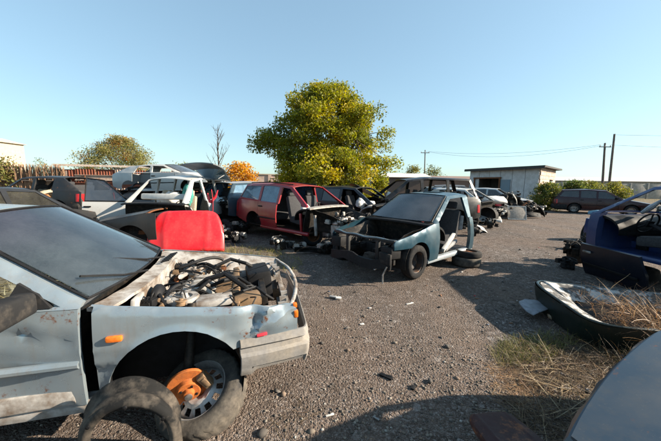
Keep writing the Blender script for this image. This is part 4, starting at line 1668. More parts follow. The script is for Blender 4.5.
    for k, (a, b, h, r) in enumerate([((.85, .05, .66), (.36, .30, .68), .14, .022), ((.8, .22, .7), (.45, -.1, .66), .10, .014), ((.5, .4, .72), (.2, .42, .66), .07, .011),
                                      ((.3, -.4, .66), (.8, -.3, .7), .12, .018), ((.7, .1, .7), (.3, .1, .62), .09, .016)]):
        A, B = Vector((c.X(a[0]), a[1], a[2])), Vector((c.X(b[0]), b[1], b[2]))
        hs.tube([A, A.lerp(B, .25) + Vector((0, .05, h * .8)), A.lerp(B, .55) + Vector((0, -.04, h)), A.lerp(B, .8) + Vector((0, .03, h * .6)), B], r, 8)
    hs.build('coolant_hoses', BLACK, c.root)
    # front: bare crossmember, lamp pocket frame, broken bumper corner
    def fr(u, v):
        q = 2 * u - 1
        s = .10 - .12 * (1 - q * q)
        a = 2 * math.pi * v
        return Vector((c.X(s + .016 * math.cos(a)), q * (c.hw(.12, .7) - .03), .705 + .008 * math.sin(a) + .008 * nz(q * 6, v, 1)))
    MB().grid(fr, 22, 8).build('upper_crossmember', SILVERIN, c.root)
    pk = MB()
    for sd in (-1, 1):
        for k in range(4):
            y = sd * (.36 + .11 * k)
            pk.box((c.X(.10 + .02 * k), y, .60), (.05, .025, .20), (0, .1, 0))
        pk.box((c.X(.12), sd * .52, .62), (.04, .42, .03))
    pk.box((c.X(.08), 0, .52), (.05, 1.3, .05), bev=.01)
    pk.box((c.X(.08), 0, .33), (.08, 1.2, .07), bev=.01)
    pk.build('lamp_pocket_frame', SILVERIN, c.root)
    def bc(u, v):
        # wrap round bumper: right side then front
        t = u * 1.55
        ends = .44
        if t < .42:
            s = ends - t
            y = c.hw(s, .5) + .02
        elif t < .75:
            k = (t - .42) / .33 * math.pi / 2
            s = .02 - .05 * math.sin(k)
            y = c.hw(.02, .5) + .02 - .10 * (1 - math.cos(k))
        else:
            s = -.03 - .02 * math.sin((t - .75) / .8 * math.pi)
            y = c.hw(.02, .5) - .08 - (t - .75) * 1.7
        z = .30 + .25 * v
        b = .025 * (1 - (2 * v - 1) ** 2) - (.022 if .60 < v < .76 else 0)
        return Vector((c.X(s - b * (0.3 if t < .42 else .9)), y + b * (1 if t < .6 else .2) + .006 * nz(t * 4, v * 4, 3), z - .02 * t * (1 - v) + (.03 if v < .2 and .1 < t < .5 else 0)))
    bp = MB().grid(bc, 46, 16, .02, (.3, -.6, 0)).build('bumper', BUMPGREY, c.root, angle=28)
    MB().box((c.X(.30), c.hw(.3, .56) + .018, .565), (.07, .02, .018), (0, .1, .1), bev=.006).build('red_lens_shard', PINKRED, bp)
    MB().box((c.X(.06), c.hw(.1, .64) - .01, .66), (.03, .04, .05), bev=.008).build('lamp_clip', ORANGE, c.root)
    MB().box((c.X(.065), c.hw(.1, .64) - .03, .715), (.03, .04, .03), bev=.008).build('lamp_clip', ORANGE, c.root)
    # mirror (large, black, on the right door)
    ms, mz = 1.56, .925
    my = c.hw(ms, mz)
    mb = MB()
    def mir(u, v):
        a = 2 * math.pi * v
        ca, sa = math.cos(a), math.sin(a)
        sq = lambda t: math.copysign(abs(t) ** .45, t)
        wx = .05 + .012 * u
        wz = .062 + .012 * u
        return Vector((c.X(ms + .035 * u) + wx * sq(ca), my + .035 + .22 * u, mz - .02 + wz * sq(sa)))
    mb.grid(mir, 6, 24)
    mb.add([mir(1, i / 24) for i in range(24)], [tuple(range(24))])
    mb.add([mir(0, i / 24) for i in range(24)], [tuple(reversed(range(24)))])
    mo = mb.build('mirror', DUSTBLACK, d, angle=50)
    sail = [(1.45, .865), (1.52, .94), (1.62, 1.005), (1.68, .87)]
    c.panel('mirror_base', sail, 1, DUSTBLACK, thick=.03, inset=-.012)
    # wheel houses
    for sd in (-1, 1):
        c.wheel_house(P['fa'], sd, BLACK)
        c.wheel_house(P['ra'], sd, BLACK)
        c.wheel(P['ra'], sd)
    c.wheel(P['fa'], -1)
    # bare hub, rusty disc and caliper on the near side
    hx, hz_ = c.X(P['fa'] - .06), .215
    hy = c.hw(P['fa'], .5) - .10
    M = Matrix.Translation((hx, hy, hz_)) @ Matrix.Rotation(R(8), 4, 'Z') @ Matrix.Rotation(R(-10), 4, 'X')
    disc = MB().lathe([(.04, -.012), (.137, -.012), (.14, -.008), (.14, .008), (.137, .012), (.078, .012), (.074, .018), (.072, .046), (.066, .05), (.036, .05), (.034, .058), (.033, .078), (.026, .082), (.001, .082)], 36, M=M).build('brake_disc', RUSTDISC, c.root, angle=30)
    for i in range(4):
        bl = MB()
        a = i * math.pi / 2 + .4
        bl.lathe([(.001, .0), (.008, 0), (.008, .012), (.001, .012)], 8, M=M @ Matrix.Translation((math.cos(a) * .05, .046, math.sin(a) * .05)))
        bl.build('bolt_hole', BLACK, disc)
    MB().lathe([(.024, .083), (.024, .092), (.012, .096), (.001, .096)], 10, M=M).build('hub_nut', STEEL, disc)
    cal = MB()
    cal.box((-.10, .02, .05), (.06, .065, .12), (0, .6, 0), bev=.018, M=M)
    cal.box((-.105, .05, .055), (.03, .025, .08), (0, .6, 0), bev=.01, M=M)
    cal.build('brake_caliper', BROWNMET, c.root)
    sus = MB()
    sus.tube([(hx + .02, hy - .05, hz_), (hx, hy - .12, .5), (hx, hy - .2, .72)], [.035, .03, .03], 10)
    sus.tube([(hx, hy - .05, hz_ - .06), (hx + .1, .30, .30)], .022, 8)
    sus.tube([(hx, hy - .05, hz_), (hx, .2, .34)], .016, 8)
    sus.build('suspension_strut', GREASE, c.root)
    c.dashboard(plain('lightened_dash', (.13, .13, .135), .7), wheel_y=-.34)  # dash grey lightened in place of sky reflection on the windshield
    c.seats(BEIGE)
    rdl = random.Random(5)
    hd = 15.0
    fx, fy = -1.40, 1.56
    c.place(P['d0'], c.hw(P['d0'], .6), fx, fy, hd, 0.0)
    return c
SILV = silver_car()

def open_door(c, sd, a, b, angle, mat=None, glassmat=None, framed=True):
    """hinged front door swung outwards about its leading edge"""
    d = c.door(sd, a, b, mat)
    P = c.P
    if framed:
        V = c.win[0]
        fr = MB().tube([c.side(s, z, sd, .01) for s, z in V] + [c.side(*V[0], sd, .01)], .018, 6)
        fr.build('window_frame', BLACK, d)
        g = c.panel('door_glass', V, sd, glassmat or CLEARGL, thick=.004, inset=.012, parent=d)
    h = c.side(a, .6, sd)
    T = Matrix.Translation(h) @ Matrix.Rotation(R(-sd * angle * -1), 4, 'Z') @ Matrix.Translation(-h)
    d.matrix_local = T
    return d
def complete(c, doors=(-1, 1), glassm=None, hood=True, wheels=True, fenders=(-1, 1), rimmat=None, screen=None, bump=True, rear_doors=True, lamps=True):
    P = c.P
    for sd in (-1, 1):
        if sd in fenders:
            c.fender(sd)
        c.quarter(sd)
        c.sill(sd)
        c.greenhouse(sd, open=() if sd in doors else (0, 1))
        if sd in doors:
            c.door(sd, P['d0'] + .006, P['d1'] - .004)
            if P['d2'] > P['d1'] + .1 and rear_doors:
                c.door(sd, P['d1'] + .004, P['d2'], rear=True)
        if glassm:
            for k in range(len(c.win)):
                if k == 0 and sd not in doors:
                    continue
                c.window(sd, k, glassm)
        for s in (P['fa'], P['ra']):
            c.wheel_house(s, sd)
            if wheels:
                c.wheel(s, sd, rimmat)
    c.roof()
    c.tailgate()
    c.tail_lamps()
    if glassm:
        c.windshield(glassm, False)
    if screen:
        c.windshield(screen)
    if hood:
        c.hood()
    if bump:
        c.bumper(True)
        c.bumper(False)
        c.nose(lamps=lamps)
    c.cowl()
    c.chassis(aprons=bool(fenders))
    c.seats()
    c.dashboard()

# -------- steel blue hatchback cut off behind the B-pillar
BLUE = paint('steel_blue_metallic', (0.022, 0.068, 0.100), .28, .3, .30, .10, .5)
CHARB = paint('black_primer', (.02, .022, .024), .5, 0, .5, .1, .1)
def blue_car():
    P = dict(HATCH, W=1.64, hf=(.12, .70), cowl=(1.16, .90), rf=(1.92, 1.36), rt=(2.5, 1.39), rr=(2.95, 1.37), d0=1.30, wr=.29, ar=.335, fa=.66)
    c = Car(P, 'steel blue hatchback cut off behind its door opening, hood and bumper missing', 'car', BLUE, 'cut_hatchback', 8, .006, .07)
    for sd in (-1, 1):
        c.fender(sd, low=.56)
        c.sill(sd, paint('grey_blue_sill', (0.26, 0.30, 0.33), .5, .1, .5, .15), a=.98, b=2.72)
        c.greenhouse(sd, rear_end=2.70, open=(0,))
        c.wheel_house(P['fa'], sd)
        z0 = P['sill'] + .05
        c.panel('door_pillar', [(2.54, z0), (2.50, c.belt(2.5)), (2.64, c.belt(2.6)), (2.72, z0)], sd, thick=.06)
    c.wheel(P['fa'], -1, DARKRIM)
    c.wheel(P['fa'], 1, DARKRIM)
    c.roof(b=2.74, hole=[(.18, .28), (.62, .28), (.62, .72), (.18, .72)])
    c.windshield(glass('dusty_cracked_screen', (.62, .68, .70), .30, (.42, .40, .40)))
    c.cowl(BLACK)
    c.chassis(b=2.8, mat=GREASE)
    c.radiator_frame(CHARB, .14)
    MB().tube([(c.X(.16 - .08 * (1 - q * q)), q * .70, .70 + .01 * math.sin(9 * q)) for q in [i / 8 - 1 for i in range(17)]], .014, 6).build('hood_seal_edge', paint('pale_blue_edge', (.20, .26, .30), .5, .2, .5, .2), c.root)
    c.engine(5, [BLACK, GREASE, DUSTBLACK, GREASE], top=.60)
    def liner(u, v):
        q = 2 * u - 1
        return Vector((c.X(.02 - .05 * (1 - q * q) + .02 * v), q * .70, .22 + .15 * v + .03 * math.sin(q * 5) + .02 * nz(q * 3, v, 4)))
    MB().grid(liner, 14, 4, .03, (1, 0, 0)).build('bumper_core', BLACK, c.root)
    MB().box((c.X(.16), -.60, .50), (.22, .24, .18), (0, .05, -.1), bev=.02).build('headlight_housing', BLACK, c.root)
    MB().box((c.X(.02), -.60, .42), (.04, .26, .17), (0, 0, -.15), bev=.01).build('crash_box', DUSTBLACK, c.root)
    MB().box((c.X(.16), .60, .50), (.22, .24, .18), (0, .05, .1), bev=.02).build('headlight_housing', BLACK, c.root)
    mb = MB()
    mb.tube([(c.X(.0), -.66, .30), (c.X(-.02), -.60, .16), (c.X(-.04), -.62, .03)], .014, 6)
    mb.tube([(c.X(.02), -.5, .28), (c.X(.0), -.42, .2), (c.X(.0), -.30, .24)], .012, 6)
    mb.build('hanging_bracket', STEEL, c.root)
    c.dashboard(BLACK, wheel_y=.35)
    z = P['sill'] + .08
    s1 = MB()
    s1.box((c.X(2.0), -.40, z + .18), (.50, .46, .16), (.1, -.3, .1), bev=.06)
    s1.box((c.X(2.34), -.42, z + .50), (.13, .44, .58), (0, .3, .1), bev=.05)
    o = s1.build('seat', GREYFAB, c.root)
    MB().box((c.X(2.45), -.40, z + .88), (.09, .25, .15), (0, .3, 0), bev=.03).build('headrest', GREYFAB, o)
    s2 = MB()
    s2.box((c.X(2.0), .36, z + .2), (.50, .46, .16), (0, -.1, 0), bev=.06)
    s2.box((c.X(2.3), .36, z + .52), (.13, .44, .60), (0, .2, 0), bev=.05)
    s2.build('seat', REDFAB, c.root)
    MB().box((c.X(2.05), -.62, .47), (.75, .07, .10), (.3, -.42, .12), bev=.02).build('loose_sill_trim', WHITEPL, c.root)
    MB().box((c.X(2.15), -.60, .36), (.55, .06, .08), (.2, -.2, .08), bev=.02).build('loose_sill_trim', plain('grey_trim', (.30, .30, .30), .6), c.root)
    crumpled(c.root, 'airbag', (c.X(1.72), -.42, .66), (.13, .15, .10), AIRBAG, 3)
    crumpled(c.root, 'torn_padding', (c.X(1.95), -.30, .62), (.2, .16, .12), GREYFAB, 5)
    MB().box((c.X(2.48), -.56, .80), (.03, .22, .30), (0, .1, 0), bev=.02).build('belt_cover', plain('grey_pillar_trim', (.36, .34, .33), .7), c.root)
    c.place(P['fa'], -(c.hw(P['fa'], .45) - .02), 1.47, 4.72, -139, .015)
    return c
blue_car()
def loose_tyre(x, y, z, label, tilt=(0, 0, 0), r=.29, mat=None, rim=None, group=None, w=1.0):
    root = thing('tyre', (x, y, z), label, 'tyre', group=group)
    M = Euler(tilt).to_matrix().to_4x4() @ Matrix.Scale(w, 4, (0, 1, 0))
    MB().lathe([(a * r, b * r * .95) for a, b in TYRE_P], 36, M=M, closed=True).build('casing', mat or RUBBER, root, angle=50)
    if rim:
        MB().lathe([(a * r, b * r * .95) for a, b in RIM_P], 32, M=M).build('rim', rim, root, angle=30)
    return root
p = at(470, 268)
loose_tyre(p.x + .02, p.y + .22, .095, 'bottom tyre of the pair propping up the cut blue hatchback', (R(90), 0, 0), .27, DUSTRUBBER, group='tyres under the blue hatchback')
loose_tyre(p.x + .05, p.y + .24, .235, 'top tyre of the pair propping up the cut blue hatchback', (R(88), R(2), 0), .26, RUBBER, RUST, group='tyres under the blue hatchback', w=.75)

# -------- red estate with missing doors and front
REDP = paint('cherry_red_paint', (0.27, 0.010, 0.018), .28, 0, .22, .08, .6)
def red_wagon():
    P = dict(WAGON)
    c = Car(P, 'cherry red estate car without front doors, wings or hood, engine laid open', 'car', REDP, 'red_estate', 21, .006, .09)
    for sd in (-1, 1):
        c.quarter(sd)
        c.sill(sd)
        c.greenhouse(sd, open=(0,))
        c.door(sd, P['d1'] + .004, P['d2'], rear=True)
        for k in (1, 2):
            c.window(sd, k, BLUEGL)
        c.wheel_house(P['ra'], sd)
    c.wheel(P['ra'], -1)
    c.roof()
    c.tailgate()
    c.tail_lamps()
    c.windshield(BLUEGL, False)
    c.chassis(mat=GREASE)
    c.cowl(ALU)
    c.seats(GREYFAB)
    c.dashboard(BLACK, -.35)
    c.engine(44, [GREASE, ALU, BLACK, ALU], s0=.15, s1=1.1, top=.78, dens=2.0)
    clutter(c.root, c.X(.15), c.X(.8), .30, .68, .30, .72, 45, 'gearbox', [ALU, STEEL, GREASE, ALU], 1.0)
    crumpled(c.root, 'airbag', (c.X(1.66), .42, .80), (.10, .16, .14), AIRBAG, 8)
    for s, sd in ((1.5, 1), (1.0, 1)):
        MB().box((c.X(s), sd * .74, .50), (.06, .05, .5), (0, .1, 0), bev=.01).build('hinge_post', REDP if s > 1.2 else SILVERIN, c.root)
    for k in range(2):
        MB().tube([(c.X(2.1), (-.45, .45)[k], 1.455), (c.X(3.0), (-.5, .5)[k], 1.50), (c.X(3.95), (-.48, .48)[k], 1.46)], .018, 6).build('roof_rail', BLACK, c.root)
    c.place(P['d0'], c.hw(P['d0'], .4), -.75, 7.15, -40, .10, (0, -1.0))
red_wagon()

# -------- dark hatchback behind the red estate, steering wheel and airbag showing
NAVY = paint('navy_black_paint', (0.022, 0.026, 0.036), .28, 0, .3, .05, .6)
def dark_five():
    P = dict(FIVEDOOR)
    c = Car(P, 'black five door hatchback missing its front door, white airbag over the steering wheel', 'car', NAVY, 'black_hatchback', 31)
    for sd in (-1, 1):
        c.quarter(sd)
        c.sill(sd)
        c.greenhouse(sd, open=(0,))
        c.door(sd, P['d1'] + .004, P['d2'], rear=True)
        for k in range(1, len(c.win)):
            c.window(sd, k, DARKGL)
        c.wheel_house(P['ra'], sd)
        c.fender(-1) if sd < 0 else None
    c.roof()
    c.tailgate()
    c.windshield(DARKGL, False)
    c.chassis()
    c.cowl()
    c.seats(GREYFAB)
    c.dashboard(plain('grey_dash', (.30, .29, .28), .8), wheel_y=.35)
    crumpled(c.root, 'airbag', (c.X(1.75), .40, .88), (.13, .22, .16), AIRBAG, 11)
    crumpled(c.root, 'airbag', (c.X(1.52), .20, .90), (.12, .25, .07), AIRBAG, 12)
    c.engine(61, [GREASE, ALU, BLACK, GREASE], top=.66)
    c.place(P['d1'], c.hw(P['d1'], .6), .22, 9.2, -36, .10)
dark_five()

# -------- black van behind the blue hatchback
def black_van():
    c = Car(dict(VAN), 'tall black van with raised hood standing behind the steel blue hatchback', 'van', paint('black_paint', (0.012, 0.012, 0.014), .3, 0, .25, .06, .5), 'black_van', 41)
    complete(c, doors=(-1,), glassm=None, hood=False, wheels=False, fenders=(1,), bump=False)
    h = c.hood()
    piv = Vector((c.X(1.05), 0, 1.02))
    h.matrix_local = Matrix.Translation(piv) @ Matrix.Rotation(R(38), 4, 'Y') @ Matrix.Translation(-piv)
    c.engine(71, [GREASE, ALU, WHITEPL, GREASE], top=.85, dens=1.4)
    crumpled(c.root, 'airbag', (c.X(1.6), .45, 1.05), (.12, .2, .15), AIRBAG, 21)
    c.place(2.2, c.hw(2.2, .6), 2.7, 11.2, 186, .12)
black_van()

# -------- white van with an open door
WHITE = paint('white_paint', (0.52, 0.52, 0.505), .35, 0, .22, .07, .5)
def white_van():
    P = dict(VAN)
    c = Car(P, 'white van facing the silver hatchback with its front door swung wide open and no windshield', 'van', WHITE, 'white_van', 51)
    for sd in (-1, 1):
        c.quarter(sd)
        c.sill(sd)
        c.greenhouse(sd, open=(0,))
        c.wheel_house(P['ra'], sd)
        c.door(sd, P['d1'] + .004, P['d2'], rear=True)
    c.roof()
    c.chassis(aprons=False)
    c.cowl()
    c.seats(BEIGE)
    c.dashboard(plain('grey_dash', (.30, .29, .28), .8), -.38)
    open_door(c, 1, P['d0'] + .01, P['d1'], 106, glassmat=glass('sky_tinted_glass', (.55, .62, .70), .12))
    crumpled(c.root, 'white_bundle', (c.X(2.0), .1, 1.05), (.22, .28, .24), AIRBAG, 31)
    crumpled(c.root, 'green_bundle', (c.X(2.1), -.36, 1.2), (.14, .15, .28), plain('teal_cloth', (.05, .26, .22), .9), 32)
    crumpled(c.root, 'white_bundle', (c.X(2.3), .5, 1.05), (.2, .16, .22), AIRBAG, 33)
    MB().box((c.X(1.5), 0, 1.16), (.12, 1.2, .16), (0, .2, 0), bev=.04).build('loose_trim', WHITEPL, c.root)
    c.engine(77, [GREASE, ALU, BROWNMET, GREASE], top=.8)
    c.place(P['cowl'][0], 0, -4.55, 7.45, -91, 0.02)
white_van()

# -------- stacked pair behind the van
def stacked():
    low = Car(dict(FIVEDOOR), 'grey hatchback wreck at the bottom of the stack behind the white van', 'car', paint('dull_grey_paint', (.16, .16, .16), .5, 0, .5, .2, .2), 'stacked_hatchback', 61, group='stacked wrecks')
    complete(low, doors=(-1, 1), glassm=None, wheels=False, hood=True, bump=False)
    low.place(2.0, 0, -6.7, 12.3, -4, -.1)
    up = Car(dict(FIVEDOOR, rf=(1.86, 1.22), rt=(2.5, 1.25), rr=(3.3, 1.2)), 'white hatchback shell on top of the stack behind the white van', 'car', WHITE, 'stacked_hatchback', 62, group='stacked wrecks')
    for sd in (-1, 1):
        up.quarter(sd)
        up.greenhouse(sd)
        up.fender(sd)
        up.sill(sd)
        up.door(sd, up.P['d0'] + .01, up.P['d1'])
    up.roof()
    up.tailgate()
    up.chassis()
    up.hood()
    up.windshield(CLEARGL)
    up.place(2.0, 0, -6.6, 12.2, -6, 1.14 - .12, (0, 2))
stacked()

# -------- black hatchback at the left with no doors
def left_black():
    c = Car(dict(FIVEDOOR), 'black hatchback without doors or glass standing by the reed fence', 'car', paint('faded_black_paint', (.03, .03, .033), .4, 0, .5, .08, .3), 'black_hatchback', 71)
    complete(c, doors=(), glassm=None, wheels=True, rear_doors=False)
    crumpled(c.root, 'torn_seat_foam', (c.X(2.2), -.3, .78), (.3, .25, .22), BEIGE, 41)
    crumpled(c.root, 'rust_brown_rags', (c.X(2.6), -.45, .65), (.25, .2, .2), plain('orange_brown_rag', (.40, .18, .07), .9), 42)
    crumpled(c.root, 'white_bundle', (c.X(2.9), .2, .9), (.3, .3, .15), AIRBAG, 43)
    c.place(2.1, 0, -10.3, 10.6, 176, .30)
    for k, (dx, dy) in enumerate(((-1.1, -.5), (1.1, -.6), (-1.0, .6), (1.15, .5))):
        loose_tyre(-10.3 + dx * 1.25, 10.6 + dy, .14, 'tyre lying flat as a prop under the doorless black hatchback', (R(90), 0, 0), .29, DUSTRUBBER, group='tyres under the black hatchback')
left_black()
def roof_scrap():
    o = MB().grid(lambda u, v: (1.3 * (u - .5), 1.0 * (v - .5), .10 * (1 - (2 * u - 1) ** 2) + .06 * (1 - (2 * v - 1) ** 2) + .01 * nz(u * 4, v * 4, 2)), 12, 10, .02, (0, 0, -1)).build('roof_panel', paint('dark_grey_roof_paint', (.07, .07, .075), .4, .1, .5, .1))
    return o

# -------- dark estate with raised tailgate
def gate_wagon():
    P = dict(WAGON)
    col = paint('dark_petrol_paint', (.03, .06, .085), .3, .2, .4, .06)
    c = Car(P, 'dark petrol blue estate with its tailgate raised, between the red panel and red estate', 'car', col, 'dark_estate', 81)
    for sd in (-1, 1):
        c.quarter(sd)
        c.sill(sd)
        c.greenhouse(sd)
        c.door(sd, P['d1'] + .004, P['d2'], rear=True)
        c.door(sd, P['d0'] + .004, P['d1'] - .004)
        c.fender(sd)
        c.window(sd, 2, BLUEGL)
        c.wheel_house(P['ra'], sd)
    c.roof(paint('pale_grey_roof', (.30, .31, .32), .4, .1, .5, .05))  # roof a paler grey than the body
    c.hood()
    c.chassis()
    c.seats()
    g = c.tailgate(paint('grey_gate', (.13, .14, .15), .4, .1, .5, .05))  # tailgate a lighter grey than the body
    w = c.windshield(BLUEGL, False)
    w.parent = g
    for k in (g,):
        piv = Vector((c.X(P['rr'][0]), 0, P['rr'][1] + .04))
        k.matrix_local = Matrix.Translation(piv) @ Matrix.Rotation(R(-100), 4, 'Y') @ Matrix.Translation(-piv)
    clutter(c.root, c.X(3.3), c.X(4.3), -.6, .6, .35, .95, 91, 'scrap_load', [GREASE, ALU, DUSTBLACK, ALU], 2.0)
    c.place(P['L'], 0, -3.85, 9.3, 62, .15)
gate_wagon()

# -------- cut-off dark front end with the red hood leaning on it
CHAR = paint('charcoal_paint', (.045, .047, .05), .35, .2, .45, .06)
def dark_front():
    P = dict(HATCH)
    c = Car(P, 'cut off charcoal car front with rusty hood edge lying behind the leaning red panel', 'car', CHAR, 'cut_car_front', 91)
    for sd in (-1, 1):
        c.fender(sd)
        c.wheel_house(P['fa'], sd)
    c.hood()
    c.chassis(b=1.5, mat=BLACK)
    c.cowl(RUST)
    c.engine(15, [GREASE, BLACK, RUST, GREASE], top=.6)
    c.radiator_frame(RUST)
    c.place(.84, -c.hw(.84, .5), -4.3, 6.2, 188, 0)
dark_front()
REDHOOD = paint('bright_red_panel_paint', (.62, .012, .020), .38, 0, .3, .03, .35)
def curved_panel(name, w, l, mat, M, label, cat='panel', crown=.06, group=None, lip=.03, taper=.12, crease=.006):
    def pt(u, v):
        a = 2 * u - 1
        b = v
        ww = w / 2 * (1 - taper * b ** 3)
        corner = .10 * max(0, abs(a) - .6) / .4
        e = 1.0
        z = crown * (1 - a * a) * .6 + crown * math.sin(math.pi * b) * .5
        z += crease * (math.exp(-((abs(a) - .52 - .1 * b) / .05) ** 2) + .5 * nz(a * 2.5, b * 2.5, w * 7))
        if abs(a) > .97 or b < .02 or b > .98:
            z -= lip
        return Vector((a * ww, b * l - corner * b * abs(a) ** 6 * 1.0, z))
    root = MB().grid(pt, 34, 24, .008, (0, 0, -1)).build(name, mat, angle=50)
    root.matrix_world = M
    tag(root, label, cat, group)
    return root
p = at(192, 251)
curved_panel('car_hood', 1.62, .98, REDHOOD, Matrix.Translation((p.x - .03, 6.35, .02)) @ Matrix.Rotation(R(13), 4, 'Z') @ Matrix.Rotation(R(66), 4, 'X'),
             'bright red car hood leaning upright on the charcoal car front', 'hood', taper=.2, crease=.016, crown=.09)
def red_bumper():
    p = atY(209, 205, 7.7)
    root = thing('bumper_piece', (p.x, 7.7, 0), 'broken pinkish red bumper end sticking up behind the red hood', 'bumper')
    def fn(u, v):
        return Vector((.10 * math.sin(u * 2.2) + .09 * (v - .5) * (1 - .5 * u), .05 * math.cos(v * 3), .35 + 1.0 * u + .05 * math.sin(v * 9)))
    MB().grid(fn, 12, 8, .015, (0, 1, 0)).build('shell', PINKRED, root)
    for k, (dx, h) in enumerate(((-.07, 1.30), (.20, 1.38))):
        MB().tube([(.02, .03, 1.05), (dx * .7 + .03, .03, 1.2), (dx + .04, .02, h)], [.04, .03, .012], 6).build('prong', PINKRED, root)
    MB().tube([(0, .05, 0), (.02, .05, .4)], .03, 6).build('stay', STEEL, root)
red_bumper()

# -------- navy shell at the right edge
DEEPBLUE = paint('deep_blue_paint', (.016, .042, .15), .30, .1, .3, .06, .6)
def navy_shell():
    P = dict(HATCH, cowl=(1.16, .92), rf=(1.95, 1.40), rt=(2.5, 1.43), rr=(3.1, 1.38), d0=1.30)
    c = Car(P, 'deep blue hatchback shell without front wings or glass beside the dark green tub', 'car', DEEPBLUE, 'blue_shell', 101, .006, .06)
    for sd in (-1, 1):
        c.quarter(sd)
        c.sill(sd)
        c.greenhouse(sd, open=(0,) if sd < 0 else ())
        if sd > 0:
            c.door(sd, P['d0'] + .006, P['d1'] - .004)
        c.wheel_house(P['ra'], sd)
    c.roof()
    c.tailgate()
    c.window(1, 0, DARKGL)  # unseen far-side panes, added to keep the sun off the interior
    c.window(1, 1, DARKGL)
    c.cowl(DEEPBLUE)
    c.chassis(mat=DEEPBLUE, aprons=False)
    c.seats()
    c.dashboard(BLACK, -.35)
    for sd in (-1, 1):
        z0 = .28
        c.panel('hinge_pillar', [(1.10, z0), (1.12, .93), (1.31, .93), (1.30, z0)], sd, thick=.12)
        MB().box((c.X(.98), sd * .60, .60), (.30, .06, .30), (0, .1, 0), bev=.02).build('inner_fender', DEEPBLUE, c.root)
        MB().box((c.X(1.10), sd * .70, .90), (.20, .10, .07), (0, -.2, 0), bev=.02).build('cowl_corner', paint('light_blue_primer', (.12, .34, .52), .5), c.root)
    MB().box((c.X(1.14), -.76, .78), (.02, .04, .16), (0, 0, 0), bev=.008).build('hinge', WHITEPL, c.root)
    MB().tube([(c.X(1.5), -.2, .94), (c.X(1.75), -.35, 1.05), (c.X(1.95), -.42, 1.18)], [.03, .045, .02], 8).build('loose_pillar_trim', plain('pale_blue_grey_trim', (.42, .48, .55), .6), c.root)
    c.place(P['cowl'][0], -c.hw(P['cowl'][0], .8), 5.02, 5.55, 91, .21)
navy_shell()
for k, (dx, dy) in enumerate(((.35, -.6), (1.25, -.6), (.35, -2.3), (1.25, -2.3))):
    loose_tyre(5.02 + dx, 5.55 + dy, .13, 'tyre lying flat as a prop under the deep blue shell', (R(90), 0, 0), .29, RUBBER, group='tyres under the deep blue shell')

# -------- car whose hood fills the lower right corner
GREYBLUE = paint('dull_grey_blue_paint', (.036, .058, .084), .36, .15, .6, .06, .6)
def corner_car():
    P = dict(HATCH, d1=2.3, tum=.6, hf=(.10, .74), cowl=(1.15, .92), rf=(1.86, 1.24), rt=(2.4, 1.28), rr=(3.2, 1.24))  # unseen cabin made low, narrow and short to shape its cast shadow
    c = Car(P, 'grey blue hatchback whose smooth hood reaches in beside the dry weeds', 'car', GREYBLUE, 'grey_blue_hatchback', 111, .004, .06)
    for sd in (-1, 1):
        c.fender(sd)
        c.greenhouse(sd, rear_end=2.40)
        c.sill(sd, b=2.6)
        c.door(sd, P['d0'] + .006, P['d1'] - .004)
        c.wheel_house(P['fa'], sd)
        c.wheel(P['fa'], sd)
    c.hood()
    c.roof(b=2.42)
    c.windshield(DARKGL)
    c.chassis(b=2.7)
    c.dashboard()
    c.seats(rear=False)
    c.bumper(True)
    c.nose()
    c.cowl()
    c.place(.07, c.hw(.3, .7), .77, .935, 206)
corner_car()

# -------- burgundy estate side-on by the bushes
BURG = paint('burgundy_paint', (.055, .006, .010), .25, .0, .10, .02, .6)
def burgundy():
    c = Car(dict(WAGON), 'complete burgundy estate car parked side on before the bushes', 'car', BURG, 'burgundy_estate', 121)
    complete(c, glassm=DARKGL, screen=MILKY, rimmat=RIMSTEEL)
    for sd in (-1, 1):
        MB().tube([(c.X(2.0), sd * .5, 1.46), (c.X(3.0), sd * .53, 1.52), (c.X(3.95), sd * .5, 1.47)], .02, 6).build('roof_rail', BLACK, c.root)
    c.mirror(1)
    c.place(2.2, c.hw(2.2, .6), 16.2, 17.4, -33)
burgundy()
def others():
    specs = [
        (FIVEDOOR, WHITE, 'white hatchback without wings behind the cut blue hatchback', 'white_hatchback', 6.3, 13.4, -50, .05, ()),
        (HATCH, paint('mid_blue_paint', (.03, .10, .22), .3, .2, .3, .05), 'mid blue hatchback wreck behind the scrap heap', 'blue_hatchback', 7.3, 17.4, -60, .05, (1,)),
        (FIVEDOOR, paint('silver_paint', (.45, .47, .48), .35, .3, .3, .05), 'silver hatchback wreck between the heap and the shed bay', 'silver_hatchback', 10.4, 18.4, -40, .05, (1, -1)),
        (HATCH, paint('beige_paint', (.42, .38, .30), .35, .1, .3, .05), 'beige hatchback parked beyond the deep blue shell', 'beige_hatchback', 18.6, 14.0, 175, 0, (1, -1)),
        (WAGON, paint('grey_green_paint', (.10, .11, .10), .35, .1, .4, .1), 'dull grey green estate behind the black van', 'grey_estate', 6.2, 19.0, 170, .05, (1, -1)),
        (WAGON, paint('white_faded', (.5, .5, .48), .4, 0, .4, .1), 'faded white estate far behind the beige hatchback', 'white_estate', 30, 24.0, 178, 0, (1, -1)),
    ]
    for P, col, lab, nm, x, y, h, dz, drs in specs:
        c = Car(dict(P), lab, 'car', col, nm, int(x * 10), step=.13)
        complete(c, doors=drs, glassm=DARKGL if len(drs) == 2 else None, wheels=len(drs) == 2, hood=len(drs) > 0, fenders=(-1, 1) if drs else (), bump=len(drs) == 2)
        if not drs or len(drs) == 1:
            c.engine(int(y), [GREASE, ALU, WHITEPL, GREASE], dens=1.2)
        c.place(2.0, 0, x, y, h, dz)
others()

